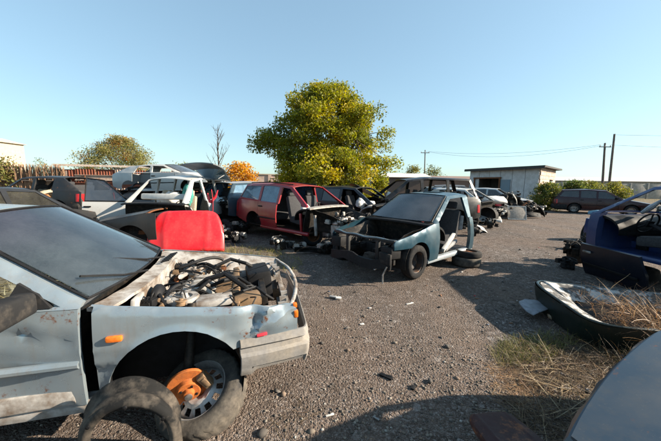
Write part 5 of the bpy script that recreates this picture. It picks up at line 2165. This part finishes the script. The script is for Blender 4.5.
# ================================================================== LOOSE PARTS AND SCRAP
# wheel lying under the bare hub of the silver car
M0 = SILV.root.matrix_basis
c = SILV
hub = M0 @ Vector((c.X(.80), c.hw(.84, .5) - .16, 0))
root = thing('tyre_with_rim', (hub.x, hub.y, 0.0), 'slotted steel wheel with worn tyre lying tilted under the rusty brake disc', 'wheel')
TREADR = DUSTRUBBER
Mw = Matrix.Translation((.10, .00, .125)) @ Matrix.Rotation(R(-20), 4, 'Z') @ Matrix.Rotation(R(-58), 4, 'X') @ Matrix.Rotation(R(180), 4, 'Z')
wm = MB()
NSEG = 96
vs_, fs_ = [], []
prof = [(a * .295, b * .295 * .95) for a, b in TYRE_P]
for i, (r_, y_) in enumerate(prof):
    for k in range(NSEG):
        q = 2 * math.pi * k / NSEG
        rr = r_
        if 4 <= i <= 7 and (k + (1 if i in (5, 6) else 0)) % 3 == 0:
            rr -= .009
        vs_.append((rr * math.cos(q), y_, rr * math.sin(q)))
for i in range(len(prof)):
    j = (i + 1) % len(prof)
    for k in range(NSEG):
        k2 = (k + 1) % NSEG
        fs_.append((i * NSEG + k, i * NSEG + k2, j * NSEG + k2, j * NSEG + k))
wm.add(vs_, fs_, Mw)
wm.build('tyre', DUSTRUBBER, root, angle=35)
# steel rim with real slots
V, F = sheet2d([(.172 * math.cos(2 * math.pi * i / 40), .172 * math.sin(2 * math.pi * i / 40)) for i in range(40)],
               [[(q[0] * math.cos(a) - q[1] * math.sin(a), q[0] * math.sin(a) + q[1] * math.cos(a)) for q in ((.112, -.018), (.152, -.021), (.152, .021), (.112, .018))] for a in [2 * math.pi * j / 12 for j in range(12)]]
               + [[(.03 * math.cos(2 * math.pi * i / 14), .03 * math.sin(2 * math.pi * i / 14)) for i in range(14)]], .025)
def rimz(x, z):
    r_ = math.hypot(x, z)
    return Vector((x, .03 + .035 * math.exp(-((r_ - .08) / .035) ** 2) - .02 * max(0, (r_ - .15) / .02), z))
rm = MB()
lift(rm, V, F, rimz, Vector((0, -.006, 0)), M=Mw)
rm.lathe([(.172, -.07), (.172, .02), (.178, .07), (.186, .085), (.190, .085)], 40, M=Mw)
rm.build('rim', RIMSTEEL, root, angle=30)

# bare tyre leaning in the wheel arch
tp = atY(140, 437, 1.50)
root = thing('arch_liner', (tp.x, tp.y, 0), 'dusty black plastic wheel arch liner standing loose before the bare hub', 'arch liner', R(10))
LINER = twotone('black_dusty_liner', (.012, .012, .012), (.15, .125, .10), 4, .46, .66, .9)
def arc_pt(u, r, y):
    # straight legs below a half circle
    t = u * 3.0
    zc = .20
    if t < .5:
        return Vector((-r, y, zc * t / .5))
    if t > 2.5:
        return Vector((r, y, zc * (3.0 - t) / .5))
    a = math.pi - (t - .5) / 2.0 * math.pi
    return Vector((r * math.cos(a), y, zc + r * .95 * math.sin(a)))
def liner_surf(u, v):
    p = arc_pt(u, .245 + .012 * math.sin(v * 9) + .01 * nz(u * 5, v * 3, 4), -.10 + .15 * v)
    p.x -= .05 * v
    p.z += .03 * v * math.sin(math.pi * u)
    return p
MB().grid(liner_surf, 44, 10, .006, (0, 0, -1)).build('liner_shell', LINER, root, angle=60)
def liner_lip(u, v):
    return arc_pt(u, .248 - .055 * v, -.10 - .018 * math.sin(v * math.pi))
MB().grid(liner_lip, 44, 5, .006, (0, 1, 0)).build('liner_flange', LINER, root, angle=60)
for q in (.3, .5, .7):
    pp = arc_pt(q, .22, -.122)
    MB().lathe([(.001, 0), (.010, 0), (.010, .01), (.001, .012)], 10, M=Matrix.Translation(pp) @ Matrix.Rotation(math.pi, 4, 'Z')).build('clip', BLACK, root)

# stalks, straw and grass ------------------------------------------------
GRASSM = leafmat('dry_grass', .25)
def stalks(name, spots, cols, label, cat, w=(.0015, .004), droop=.5, kind='stuff', segs=5):
    """spots: list of (x, y, z, length, azimuth, elevation)"""
    V, F, A = [], [], []
    for (x, y, z, L, az, el) in spots:
        b = len(V)
        ww = random.uniform(*w)
        p = Vector((x, y, z))
        a2, e2 = az, el
        side = Vector((-math.sin(az), math.cos(az), 0))
        if el < .5 and random.random() < .6:
            side = (side + Vector((0, 0, random.uniform(-1, 1)))).normalized()
        for i in range(segs + 1):
            t = i / segs
            k = ww * (1 - .75 * t)
            V.append(p + side * k)
            V.append(p - side * k)
            d = Vector((math.cos(a2) * math.cos(e2), math.sin(a2) * math.cos(e2), math.sin(e2)))
            p = p + d * (L / segs)
            if p.z < ground_h(p.x, p.y) + .004:
                p.z = ground_h(p.x, p.y) + .004
                e2 = max(e2, 0)
            e2 -= droop * random.uniform(.1, .4)
            a2 += random.uniform(-.18, .18)
        cc = random.choice(cols)
        k = random.uniform(.6, 1.35)
        for i in range(segs):
            F.append((b + 2 * i, b + 2 * i + 1, b + 2 * i + 3, b + 2 * i + 2))
            A.append([q * k for q in cc])
    o = fast_mesh(name, np.array(V), np.array(F), GRASSM, None, kind, attr=np.array(A))
    return tag(o, label, cat)
STRAW = [(.14, .095, .05), (.09, .06, .032), (.22, .16, .09), (.055, .038, .025), (.12, .07, .038)]  # straw tones darkened: shade over the weeds is put into the colour
GREEN = [(.12, .13, .03), (.17, .16, .04), (.09, .10, .03), (.25, .20, .08)]
def region(poly_px, n, lmin, lmax, el=(.05, .7), z=0.0, dens=None):
    P = [at(u, v, z) for u, v in poly_px]
    xs, ys = [p.x for p in P], [p.y for p in P]
    poly = [(p.x, p.y) for p in P]
    out = []
    tries = 0
    while len(out) < n and tries < n * 30:
        tries += 1
        x, y = random.uniform(min(xs), max(xs)), random.uniform(min(ys), max(ys))
        if not inside((x, y), poly):
            continue
        if dens and nz(x, y, dens, 3.0) < random.uniform(-.6, .3):
            continue
        out.append((x, y, z + (ground_h(x, y) if z == 0 else random.uniform(-.03, .05)), random.uniform(lmin, lmax), random.uniform(0, 6.28), random.uniform(*el)))
    return out
stalks('dry_weeds', region([(505, 352), (540, 340), (605, 335), (661, 335), (661, 441), (500, 441), (512, 400)], 3800, .06, .30, (-.1, .5), dens=3.3), STRAW, 'tangle of dry straw coloured weeds beside the grey blue hood', 'dry weeds', (.001, .003), .35)
stalks('weed_stems', region([(515, 365), (560, 345), (640, 345), (600, 441), (530, 441)], 110, .25, .6, (-.05, .25)), [(.26, .19, .11), (.34, .27, .17), (.18, .12, .08)], 'long broken weed stems lying over the dry weeds', 'weed stems', (.003, .006), .15)
stalks('green_grass', region([(488, 352), (505, 340), (548, 332), (585, 338), (548, 362), (500, 368)], 1500, .04, .13, (.3, 1.3), dens=1.1), GREEN, 'low green grass at the edge of the dry weeds', 'grass', (.001, .0025), .5)
stalks('straw_litter', region([(488, 365), (535, 360), (540, 410), (492, 405)], 700, .03, .12, (-.1, .35), dens=5.1), [(.30, .17, .08), (.24, .14, .07), (.36, .24, .13)], 'short reddish straw litter on the gravel by the weeds', 'straw', (.001, .002), .2)
stalks('grass_strip', region([(205, 249), (262, 247), (300, 257), (306, 272), (285, 272), (240, 258)], 1500, .05, .16, (.3, 1.3), dens=2.1), GREEN + [(.32, .25, .08)], 'strip of yellow green grass behind the silver car nose', 'grass', (.0015, .003), .5)
stalks('grass_strip', region([(165, 254), (232, 250), (240, 258), (170, 262)], 700, .05, .14, (.3, 1.3)), GREEN + [(.32, .25, .08)], 'thin grass growing at the foot of the leaning red hood', 'grass', (.0015, .003), .5)
stalks('dry_straw', region([(245, 441), (300, 400), (330, 441)], 26, .10, .26, (-.05, .15)), STRAW, 'few dry straws on gravel in front of the loose wheel', 'straw', (.001, .0022), .1)
stalks('added_seat_straw', [(*(M0 @ Vector((c.X(random.uniform(1.75, 2.6)), random.uniform(-.5, .45), random.uniform(.72, .80)))), random.uniform(.1, .25), random.uniform(0, 6.28), random.uniform(-.1, .6)) for _ in range(420)],  # straw added to imitate yellowish, straw-like reflections in the windshield
       [(.48, .36, .18), (.40, .28, .13), (.55, .45, .28)], 'straw added on the silver hatchback seats for yellowish windshield reflections', 'straw', (.002, .004), .3)

# dark green tub (upturned panel) with weeds in it
GREENP = paint('dark_green_paint', (.012, .03, .026), .28, 0, .25, .05, .6)
PEEL = twotone('peeling_pale_lining', (.46, .45, .43), (.05, .05, .05), 7, .44, .52, .9)
def tub():
    root = thing('car_tub', (3.68, 3.12, 0), 'upturned dark green car panel with peeling pale lining, half full of dry weeds', 'panel', R(0))
    A, B = 1.12, .62
    def outline(a):
        e = .42
        x = math.copysign(abs(math.cos(a)) ** e, math.cos(a)) * A
        y = math.copysign(abs(math.sin(a)) ** e, math.sin(a)) * B
        return x, y
    def outer(u, v):
        a = 2 * math.pi * u
        x, y = outline(a)
        k = .93 + .07 * math.sin(v * math.pi / 2)
        return Vector((x * k, y * k, -.03 + .36 * v + .03 * math.sin(3 * a) * v + .07 * v * (x / A) * -.5))
    def inner(u, v):
        a = 2 * math.pi * u
        x, y = outline(a)
        k = .95 - .32 * v
        return Vector((x * k, y * k, .34 + .03 * math.sin(3 * a) + .07 * (x / A) * -.5 - .22 * v ** 1.5 + .01 * nz(x * 6, y * 6, v * 4)))
    MB().grid(outer, 60, 6, ).build('outer_skin', GREENP, root)
    MB().grid(inner, 60, 5).build('lining', PEEL, root)
    rim = [Vector((outline(2 * math.pi * i / 60)[0] * .975, outline(2 * math.pi * i / 60)[1] *   .975, .335 + .03 * math.sin(6 * math.pi * i / 60) - .035 * outline(2 * math.pi * i / 60)[0] / A)) for i in range(61)]
    rim = [q + Vector((0, 0, .012 * nz(q.x * 5, q.y * 5, 3))) for q in rim]
    MB().tube(rim, .018, 7, False).build('rim', GREENP, root)
    fl = [outline(2 * math.pi * i / 40) for i in range(40)]
    MB().add([Vector((x * .64, y * .64, .125)) for x, y in fl], [tuple(range(40))]).build('tub_floor', DUSTBLACK, root)
    root.scale = (1, 1, .74)
    root.rotation_euler = (R(3), R(2), R(-5))
    return root
tub()
stalks('tub_weeds', [(3.68 + random.uniform(-.75, .85), 2.78 + random.gauss(0, .26), .22 + random.uniform(-.10, .14), random.uniform(.10, .42), random.uniform(0, 6.28), random.uniform(-.1, .9)) for _ in range(2600)],
       [(.30, .17, .08), (.24, .13, .06), (.36, .24, .13), (.16, .09, .05)], 'reddish dry weeds piled in the dark green upturned panel', 'dry weeds', (.0015, .0035), .35)
stalks('tub_verge_weeds', [(x, y, ground_h(x, y), random.uniform(.10, .34), random.uniform(0, 6.28), random.uniform(.1, 1.1)) for x, y in [(random.uniform(2.55, 4.4), 2.42 + random.gauss(0, .16)) for _ in range(1500)]],
       STRAW + [(.10, .10, .04)], 'dry weeds crowding the near foot of the dark green panel', 'dry weeds', (.001, .003), .4)
# pale shard beside it
p = at(550, 293, .06)
o = curved_panel('sheet_shard', .42, .30, plain('pale_grey_sheet', (.17, .18, .20), .5), Matrix.Translation((2.58, 3.30, .13)) @ Matrix.Rotation(R(20), 4, 'Z') @ Matrix.Rotation(R(-8), 4, 'Y'), 'pale grey sheet shard propped against the dark green panel', 'sheet', crown=.01, lip=.004, taper=.6)
crumpled(None, 'rag', (0, 0, 0), (.10, .07, .05), BEIGE, 71)
ob = bpy.data.objects['rag']
ob.location = at(556, 320) + Vector((0, 0, .05))
tag(ob, 'crumpled beige rag beside the dark green panel', 'rag')
# dark red panel in the shade
p = at(512, 430, .25)
curved_panel('door_skin', .34, .75, paint('dull_dark_red_paint', (.07, .016, .017), .6, 0, .9, .3, .0), Matrix.Translation((p.x + .03, p.y - .58, .27)) @ Matrix.Rotation(R(6), 4, 'Z') @ Matrix.Rotation(R(-4), 4, 'X'),
             'dull dark red scratched panel lying in the shade by the weeds', 'panel', crown=.03, lip=.02)
for q, dz in ((0, .14),):
    loose_tyre(p.x + .02, p.y - .25, .10, 'tyre lying flat beneath the dull dark red panel', (R(90), 0, 0), .27, RUBBER)

# small debris on the open gravel
def scrap_box(u, v, size, rot, mat, label, cat, name):
    p = at(u, v)
    mb = MB().box((0, 0, size[2] / 2), size, (0, 0, 0), bev=min(size) * .25)
    mb.box((size[0] * .2, size[1] * .3, size[2] * .9), (size[0] * .4, size[1] * .5, size[2] * .6), (0, 0, .3), bev=min(size) * .15)
    o = mb.build(name, mat)
    o.location = (p.x, p.y, ground_h(p.x, p.y) + .002)
    o.rotation_euler = (0, 0, R(rot))
    return tag(o, label, cat)
scrap_box(386, 378, (.11, .035, .014), -35, BLACK, 'small black plastic clip lying on the open gravel', 'clip', 'plastic_clip')
scrap_box(413, 389, (.05, .03, .012), 60, DUSTBLACK, 'tiny dusty black plastic scrap near the black clip', 'scrap', 'plastic_scrap')
scrap_box(362, 325, (.05, .03, .01), 10, WHITEPL, 'tiny white plastic chip on the open gravel', 'scrap', 'plastic_chip')
scrap_box(410, 303, (.12, .02, .01), 25, WHITEPL, 'thin pale trim strip on gravel before the blue wheel', 'scrap', 'trim_strip')
scrap_box(330, 416, (.06, .012, .008), 20, WHITEPL, 'white splinter lying in the shade on gravel', 'scrap', 'plastic_splinter')
scrap_box(376, 420, (.05, .012, .008), -40, STEEL, 'bent steel splinter lying in the shade on gravel', 'scrap', 'steel_splinter')
p = at(335, 298)
root = thing('broken_bracket', (p.x, p.y, .0), 'broken grey plastic bracket with bent wires on open gravel', 'bracket', R(-20))
MB().box((0, 0, .015), (.16, .05, .02), (0, .05, .1), bev=.006).build('plate', plain('grey_bracket', (.25, .25, .25), .6), root)
MB().box((.06, -.03, .02), (.08, .03, .03), (.3, .1, .6), bev=.006).build('lug', WHITEPL, root)
MB().tube([(-.06, 0, .02), (-.14, .03, .05), (-.2, .0, .01)], .005, 5).build('wire', BLACK, root)

# scrap in front of the red estate
def engine_block(x, y, z, label, seed, s=1.0, group=None, rot=0, mats=None):
    root = thing('engine_block', (x, y, z), label, 'engine', R(rot), group)
    clutter(root, -.25 * s, .25 * s, -.22 * s, .22 * s, .0, .42 * s, seed, 'block', mats or [ALU, STEEL, BROWNMET, ALU], .8)
    return root
p = at(337, 251)
engine_block(p.x - .05, p.y + .15, 0.02, 'pale dirty gearbox casting standing before the red estate', 61, .95, 'castings before the red estate', 30)
p = at(312, 246)
loose_tyre(p.x, p.y + .1, .26, 'upright bald tyre leaning below the open red estate engine', (R(-15), 0, R(25)), .27, RUBBER, RUST)
p = at(287, 246)
def wing_piece(x, y, label, mat, rot=0, s=1.0, name='bumper_piece', tilt=0):
    root = thing(name, (x, y, 0), label, 'bumper', R(rot))
    def fn(u, v):
        q = 2 * u - 1
        return Vector((.55 * s * q, .22 * s * (1 - q * q) + .05 * math.cos(v * 3.1), .02 + .22 * s * v + tilt * (u - .5)))
    MB().grid(fn, 20, 6, .015, (0, 1, 0)).build('shell', mat, root)
    MB().box((0, .20 * s, .09 * s), (.5 * s, .03, .06 * s), bev=.01).build('absorber', BLACK, root)
    return root
wing_piece(p.x - .05, p.y, 'pale broken bumper corner lying below the red estate sill', WHITEPL, 25, .45)
p = at(345, 228)
engine_block(p.x - .1, p.y - .1, .02, 'tall rusty suspension unit between red estate and blue hatchback', 63, .9, 'castings before the red estate', 70)
p = at(300, 250)
engine_block(p.x, p.y, 0, 'small dirty starter motor lying below the red estate sill', 67, .4)

# white panels right of the blue car
p = at(488, 224)
curved_panel('white_fender', 1.05, .6, WHITE, Matrix.Translation((p.x, p.y, .12)) @ Matrix.Rotation(R(-20), 4, 'Z') @ Matrix.Rotation(R(25), 4, 'X'), 'loose white fender lying flat right of the cut blue hatchback', 'fender', crown=.14, lip=.05, taper=.3)
p = at(484, 214)
curved_panel('pale_door_skin', .9, .95, paint('pale_silver_paint', (.5, .51, .5), .4, .2, .3, .1), Matrix.Translation((p.x + .1, p.y - 1.2, .02)) @ Matrix.Rotation(R(25), 4, 'Z') @ Matrix.Rotation(R(68), 4, 'X'), 'pale silver curved panel standing on edge before the white hatchback', 'panel', crown=.12, taper=.5)
p = at(478, 226)
wing_piece(p.x + .1, p.y + .6, 'white bumper shell standing by the white hatchback wreck', WHITEPL, 40, 1.1)

# the scrap heap
def heap():
    rd = random.Random(77)
    HX0, HX1 = 6.9, 11.4
    def spot(t, w):
        x = HX0 + (HX1 - HX0) * t
        y = 12.9 + 2.4 * t + w
        return x, y
    kinds = ['engine', 'bumper', 'box', 'tyre', 'panel']
    g = 'pieces of the scrap heap'
    cols = [DUSTBLACK, ALU, BLACK, GREASE, plain('heap_grey', (.22, .21, .2), .7), RUST, BROWNMET]
    for k in range(55):
        t = rd.random()
        w = rd.uniform(.1, 1.7)
        x, y = spot(t, w)
        z = max(0, .95 * math.sin(math.pi * min(1, .15 + t * .85)) * math.sin(math.pi * w / 1.9) * rd.uniform(.2, 1.0))
        kd = kinds[k % 5]
        if kd == 'engine':
            engine_block(x, y, z, 'greasy engine casting thrown on the scrap heap near the shed', 100 + k, rd.uniform(.8, 1.4), g, rd.uniform(0, 360), [GREASE, DUSTBLACK, ALU, GREASE])
        elif kd == 'bumper':
            o = wing_piece(x, y, 'broken dark bumper shell thrown on the scrap heap near the shed', rd.choice([DUSTBLACK, BLACK, DUSTBLACK]), rd.uniform(0, 360), rd.uniform(.7, 1.2), tilt=rd.uniform(-.3, .3))
            o.location.z = z
            o['group'] = g
        elif kd == 'tyre':
            loose_tyre(x, y, z + .25, 'worn tyre tossed on the scrap heap near the shed', (rd.uniform(.2, 1.5), rd.uniform(-.5, .5), rd.uniform(0, 6)), .28, RUBBER, DARKRIM, g)
        elif kd == 'panel':
            cw, pm = rd.choice([('pale', paint('heap_pale_paint', (.45, .45, .43), .5)), ('charcoal', CHAR), ('blue', paint('heap_blue_paint', (.05, .1, .18), .4)), ('dusty black', DUSTBLACK)])
            curved_panel('scrap_sheet', rd.uniform(.5, .9), rd.uniform(.4, .7), pm,
                         Matrix.Translation((x, y, z + .1)) @ Euler((rd.uniform(0, 1.3), rd.uniform(-.5, .5), rd.uniform(0, 6))).to_matrix().to_4x4(), 'bent %s car panel thrown on the scrap heap near the shed' % cw, 'panel', crown=.08, group=g, taper=.4)
        else:
            root = thing('housing', (x, y, z), 'boxy plastic or metal housing on the scrap heap near the shed', 'housing', rd.uniform(0, 6), g)
            m = rd.choice(cols)
            MB().box((0, 0, .18), (rd.uniform(.25, .5), rd.uniform(.2, .4), rd.uniform(.2, .35)), (rd.uniform(-.4, .4), rd.uniform(-.4, .4), 0), bev=.03).build('case', m, root)
            MB().tube([(-.1, 0, .3), (0, .1, .5), (.2, .12, .45)], .035, 7).build('duct', BLACK, root)
    # the pieces that stand out
    p = at(520, 221)
    root = thing('flat_case', (p.x, p.y + .3, 0), 'pale framed flat case standing at the foot of the scrap heap', 'case', R(-6))
    MB().box((0, 0, .35), (.78, .05, .62), (-.25, 0, 0), bev=.01).build('board', plain('beige_grey_board', (.34, .30, .26), .8), root)
    for sx in (-1, 1):
        MB().box((sx * .40, 0, .35), (.04, .08, .66), (-.25, 0, 0)).build('frame_side', STEEL, root)
    for sz in (-1, 1):
        MB().box((0, sz * .075, .35 + sz * .30), (.84, .08, .04), (-.25, 0, 0)).build('frame_rail', STEEL, root)
    x, y = spot(.18, .4)
    crumpled(None, 'white_cover', (0, 0, 0), (.55, .3, .20), AIRBAG, 91)
    o = bpy.data.objects['white_cover']
    o.location = (x, y, .92)
    tag(o, 'crumpled white cover on top of the scrap heap', 'cover')
    x, y = spot(.22, .2)
    o = curved_panel('red_lamp_panel', .34, .26, PINKRED, Matrix.Translation((x, y, .66)) @ Euler((1.1, .3, .2)).to_matrix().to_4x4(), 'small bright red panel below the white cover on the heap', 'panel', crown=.04)
    for k, (t, w, l) in enumerate(((.3, .1, 1.1), (.45, .3, 1.3), (.62, .2, .9))):
        x, y = spot(t, w)
        root = thing('pipe', (x, y, .1), ['bent exhaust pipe sticking out left of the flat case on the heap', 'long pale pipe slanting across the middle of the scrap heap', 'short rusty pipe on the shed end of the scrap heap'][k], 'pipe', rd.uniform(0, 3))
        MB().tube([(-.4, 0, .1), (.1, .05, .4 + .1 * k), (.1 + l * .5, 0, .75)], .035, 8).build('tube', (ALU, WHITEPL, RUST)[k], root)
        MB().tube([(-.1, .02, .27), (.05, .04, .37 + .08 * k)], .075, 10).build('muffler', (RUST, ALU, RUST)[k], root)
heap()
# scrap in the shade left of the deep blue shell
for k, (u, v, lab, s) in enumerate(((578, 262, 'dark subframe with hub lying off the deep blue shell nose', 1.2), (590, 250, 'greasy gearbox against the deep blue shell firewall', 1.0), (566, 268, 'small greasy alternator in the shade of the deep blue shell', .5))):
    p = at(u, v)
    engine_block(p.x, p.y, 0, lab, 200 + k, s, rot=40 * k, mats=[GREASE, DUSTBLACK, BLACK, GREASE])
p = at(583, 240)
loose_tyre(p.x + .1, p.y, .27, 'upright wheel leaning by the deep blue shell nose', (R(12), 0, R(60)), .28, RUBBER, DARKRIM)

# more wrecks and parts filling the gaps
def fillers():
    specs = [
        (HATCH, CHAR, 'charcoal hatchback wreck behind the raised tailgate estate', 'charcoal_hatchback', -3.6, 13.6, -30, .1, (1,)),
        (FIVEDOOR, paint('maroon_paint', (.09, .012, .018), .35, 0, .3, .08), 'maroon hatchback wreck behind the red estate roof', 'maroon_hatchback', -.8, 12.6, -20, .05, (1, -1)),
        (WAGON, NAVY, 'black estate wreck between the white van and reed fence', 'black_estate', -8.6, 13.4, 185, .1, (1,)),
        (FIVEDOOR, paint('grey_paint_b', (.12, .12, .125), .4, .1, .4, .1), 'grey hatchback wreck between black van and scrap heap', 'grey_hatchback', 6.0, 16.4, 160, .2, ()),
        (HATCH, paint('dark_green_car', (.012, .03, .022), .35, 0, .3, .06), 'dark green hatchback wreck behind the scrap heap before the shed', 'green_hatchback', 9.6, 20.6, 20, .05, (1, -1)),
    ]
    for P, col, lab, nm, x, y, h, dz, drs in specs:
        c = Car(dict(P), lab, 'car', col, nm, int(x * 10), step=.13)
        complete(c, doors=drs, glassm=None if len(drs) < 2 else DARKGL, wheels=len(drs) == 2, hood=len(drs) > 0, fenders=(-1, 1) if drs else (), bump=len(drs) == 2)
        if len(drs) < 2:
            c.engine(int(y), [GREASE, ALU, WHITEPL, GREASE], dens=1.2)
        c.place(2.0, 0, x, y, h, dz)
fillers()
def navy_door():
    root = thing('loose_car_door', (4.78, 4.75, 0), 'loose black blue car door leaning against the deep blue shell sill', 'door', R(88))
    M = Matrix.Rotation(R(-14), 4, 'X')
    mat = paint('black_blue_paint', (.010, .016, .035), .3, .1, .3, .06, .4)
    V, F = sheet2d([(-.55, .0), (.55, .0), (.55, .58), (-.52, .58), (-.62, .30)], [], .08)
    mb = MB()
    lift(mb, V, F, lambda a, b: Vector((a, .035 * (1 - ((b - .3) / .3) ** 2) + .008 * nz(a * 3, b * 3, 5), b)), Vector((0, -.04, 0)), M=M)
    mb.build('skin', mat, root)
    MB().box((.38, .05, .46), (.16, .03, .035), bev=.01, M=M).build('handle', ALU, root)
    MB().box((0, .045, .22), (1.0, .02, .05), bev=.008, M=M).build('trim_strip', BLACK, root)
navy_door()
def chips():
    """tiny shards of plastic, glass and metal trodden into the yard"""
    V, F, A = [], [], []
    cols = [(.02, .02, .02)] * 5 + [(.10, .09, .08)] * 3 + [(.40, .39, .37), (.55, .54, .52), (.20, .09, .04), (.30, .03, .03), (.08, .12, .18)]
    n = 0
    while n < 900:
        y = 2.0 + 10 * random.random() ** 1.3
        x = random.uniform(-1.0, 1.0) * (y + .5)
        if nz(x, y, 12.2, .6) < random.uniform(-.5, .5):
            continue
        n += 1
        s = .008 + .03 * random.random() ** 3
        b = len(V)
        a = random.random() * 6.28
        tl = random.uniform(-.5, .5)
        z = ground_h(x, y) + .006 + abs(tl) * s * .5
        for (p, q) in ((-1, -.4), (1, -.5), (.8, .5), (-.7, .4)):
            X, Y = p * s, q * s * random.uniform(.6, 1.2)
            V.append((x + X * math.cos(a) - Y * math.sin(a), y + X * math.sin(a) + Y * math.cos(a), z + X * tl))
        for k in range(4):
            V.append((V[b + k][0], V[b + k][1], V[b + k][2] - .004))
        c = random.choice(cols)
        for f in ((0, 1, 2, 3), (7, 6, 5, 4), (0, 4, 5, 1), (1, 5, 6, 2), (2, 6, 7, 3), (3, 7, 4, 0)):
            F.append([b + k for k in f])
            A.append(c)
    o = fast_mesh('litter_chips', np.array(V), np.array(F), PEB, None, 'stuff', attr=np.array(A))
    tag(o, 'tiny plastic, glass and metal chips strewn over the gravel', 'litter')
chips()
c = Car(dict(HATCH), 'dark grey hatchback whose roof shows just behind the silver hatchback roof', 'car', paint('dark_grey_car', (.04, .04, .042), .4, .1, .3, .08), 'dark_grey_hatchback', 301, step=.13)
complete(c, glassm=DARKGL, screen=CLEARGL)
c.place(2.3, 0, -6.75, 5.6, 95, 0.02)
def gap_parts():
    rd = random.Random(5)
    g = 'parts dumped between the wrecks'
    spots = [(-2.95, 8.0), (-3.1, 8.5), (-2.75, 8.9), (-3.3, 7.7), (-2.5, 7.6), (.25, 6.1), (-.05, 6.5), (-.45, 6.35), (.55, 6.6), (.1, 7.0), (-1.2, 6.9), (-6.6, 7.0), (-7.2, 7.6), (-1.0, 10.9), (4.6, 9.2), (5.2, 9.9), (4.9, 10.6), (5.6, 11.4), (6.1, 11.0), (5.7, 12.3), (6.5, 12.0), (5.0, 11.6), (6.9, 12.7), (3.9, 8.9), (4.2, 9.9)]
    for k, (x, y) in enumerate(spots):
        t = k % 4
        if t in (0, 2):
            engine_block(x, y, 0, 'greasy engine casting dumped on the ground between the wrecks', 400 + k, rd.uniform(.7, 1.15), g, rd.uniform(0, 360), [GREASE, ALU, DUSTBLACK, GREASE] if t else [DUSTBLACK, STEEL, ALU, GREASE])
        elif t == 1:
            loose_tyre(x, y, .24, 'worn tyre leaning among the parts dumped between the wrecks', (rd.uniform(-.4, .4), 0, rd.uniform(0, 6)), .27, RUBBER, DARKRIM if k % 3 else None, g)
        else:
            o = wing_piece(x, y, 'broken bumper shell dumped on the ground between the wrecks', rd.choice([DUSTBLACK, plain('grey_shell', (.2, .2, .2), .7), WHITEPL]), rd.uniform(0, 360), rd.uniform(.5, 1.1), tilt=rd.uniform(-.2, .3))
            o['group'] = g
gap_parts()
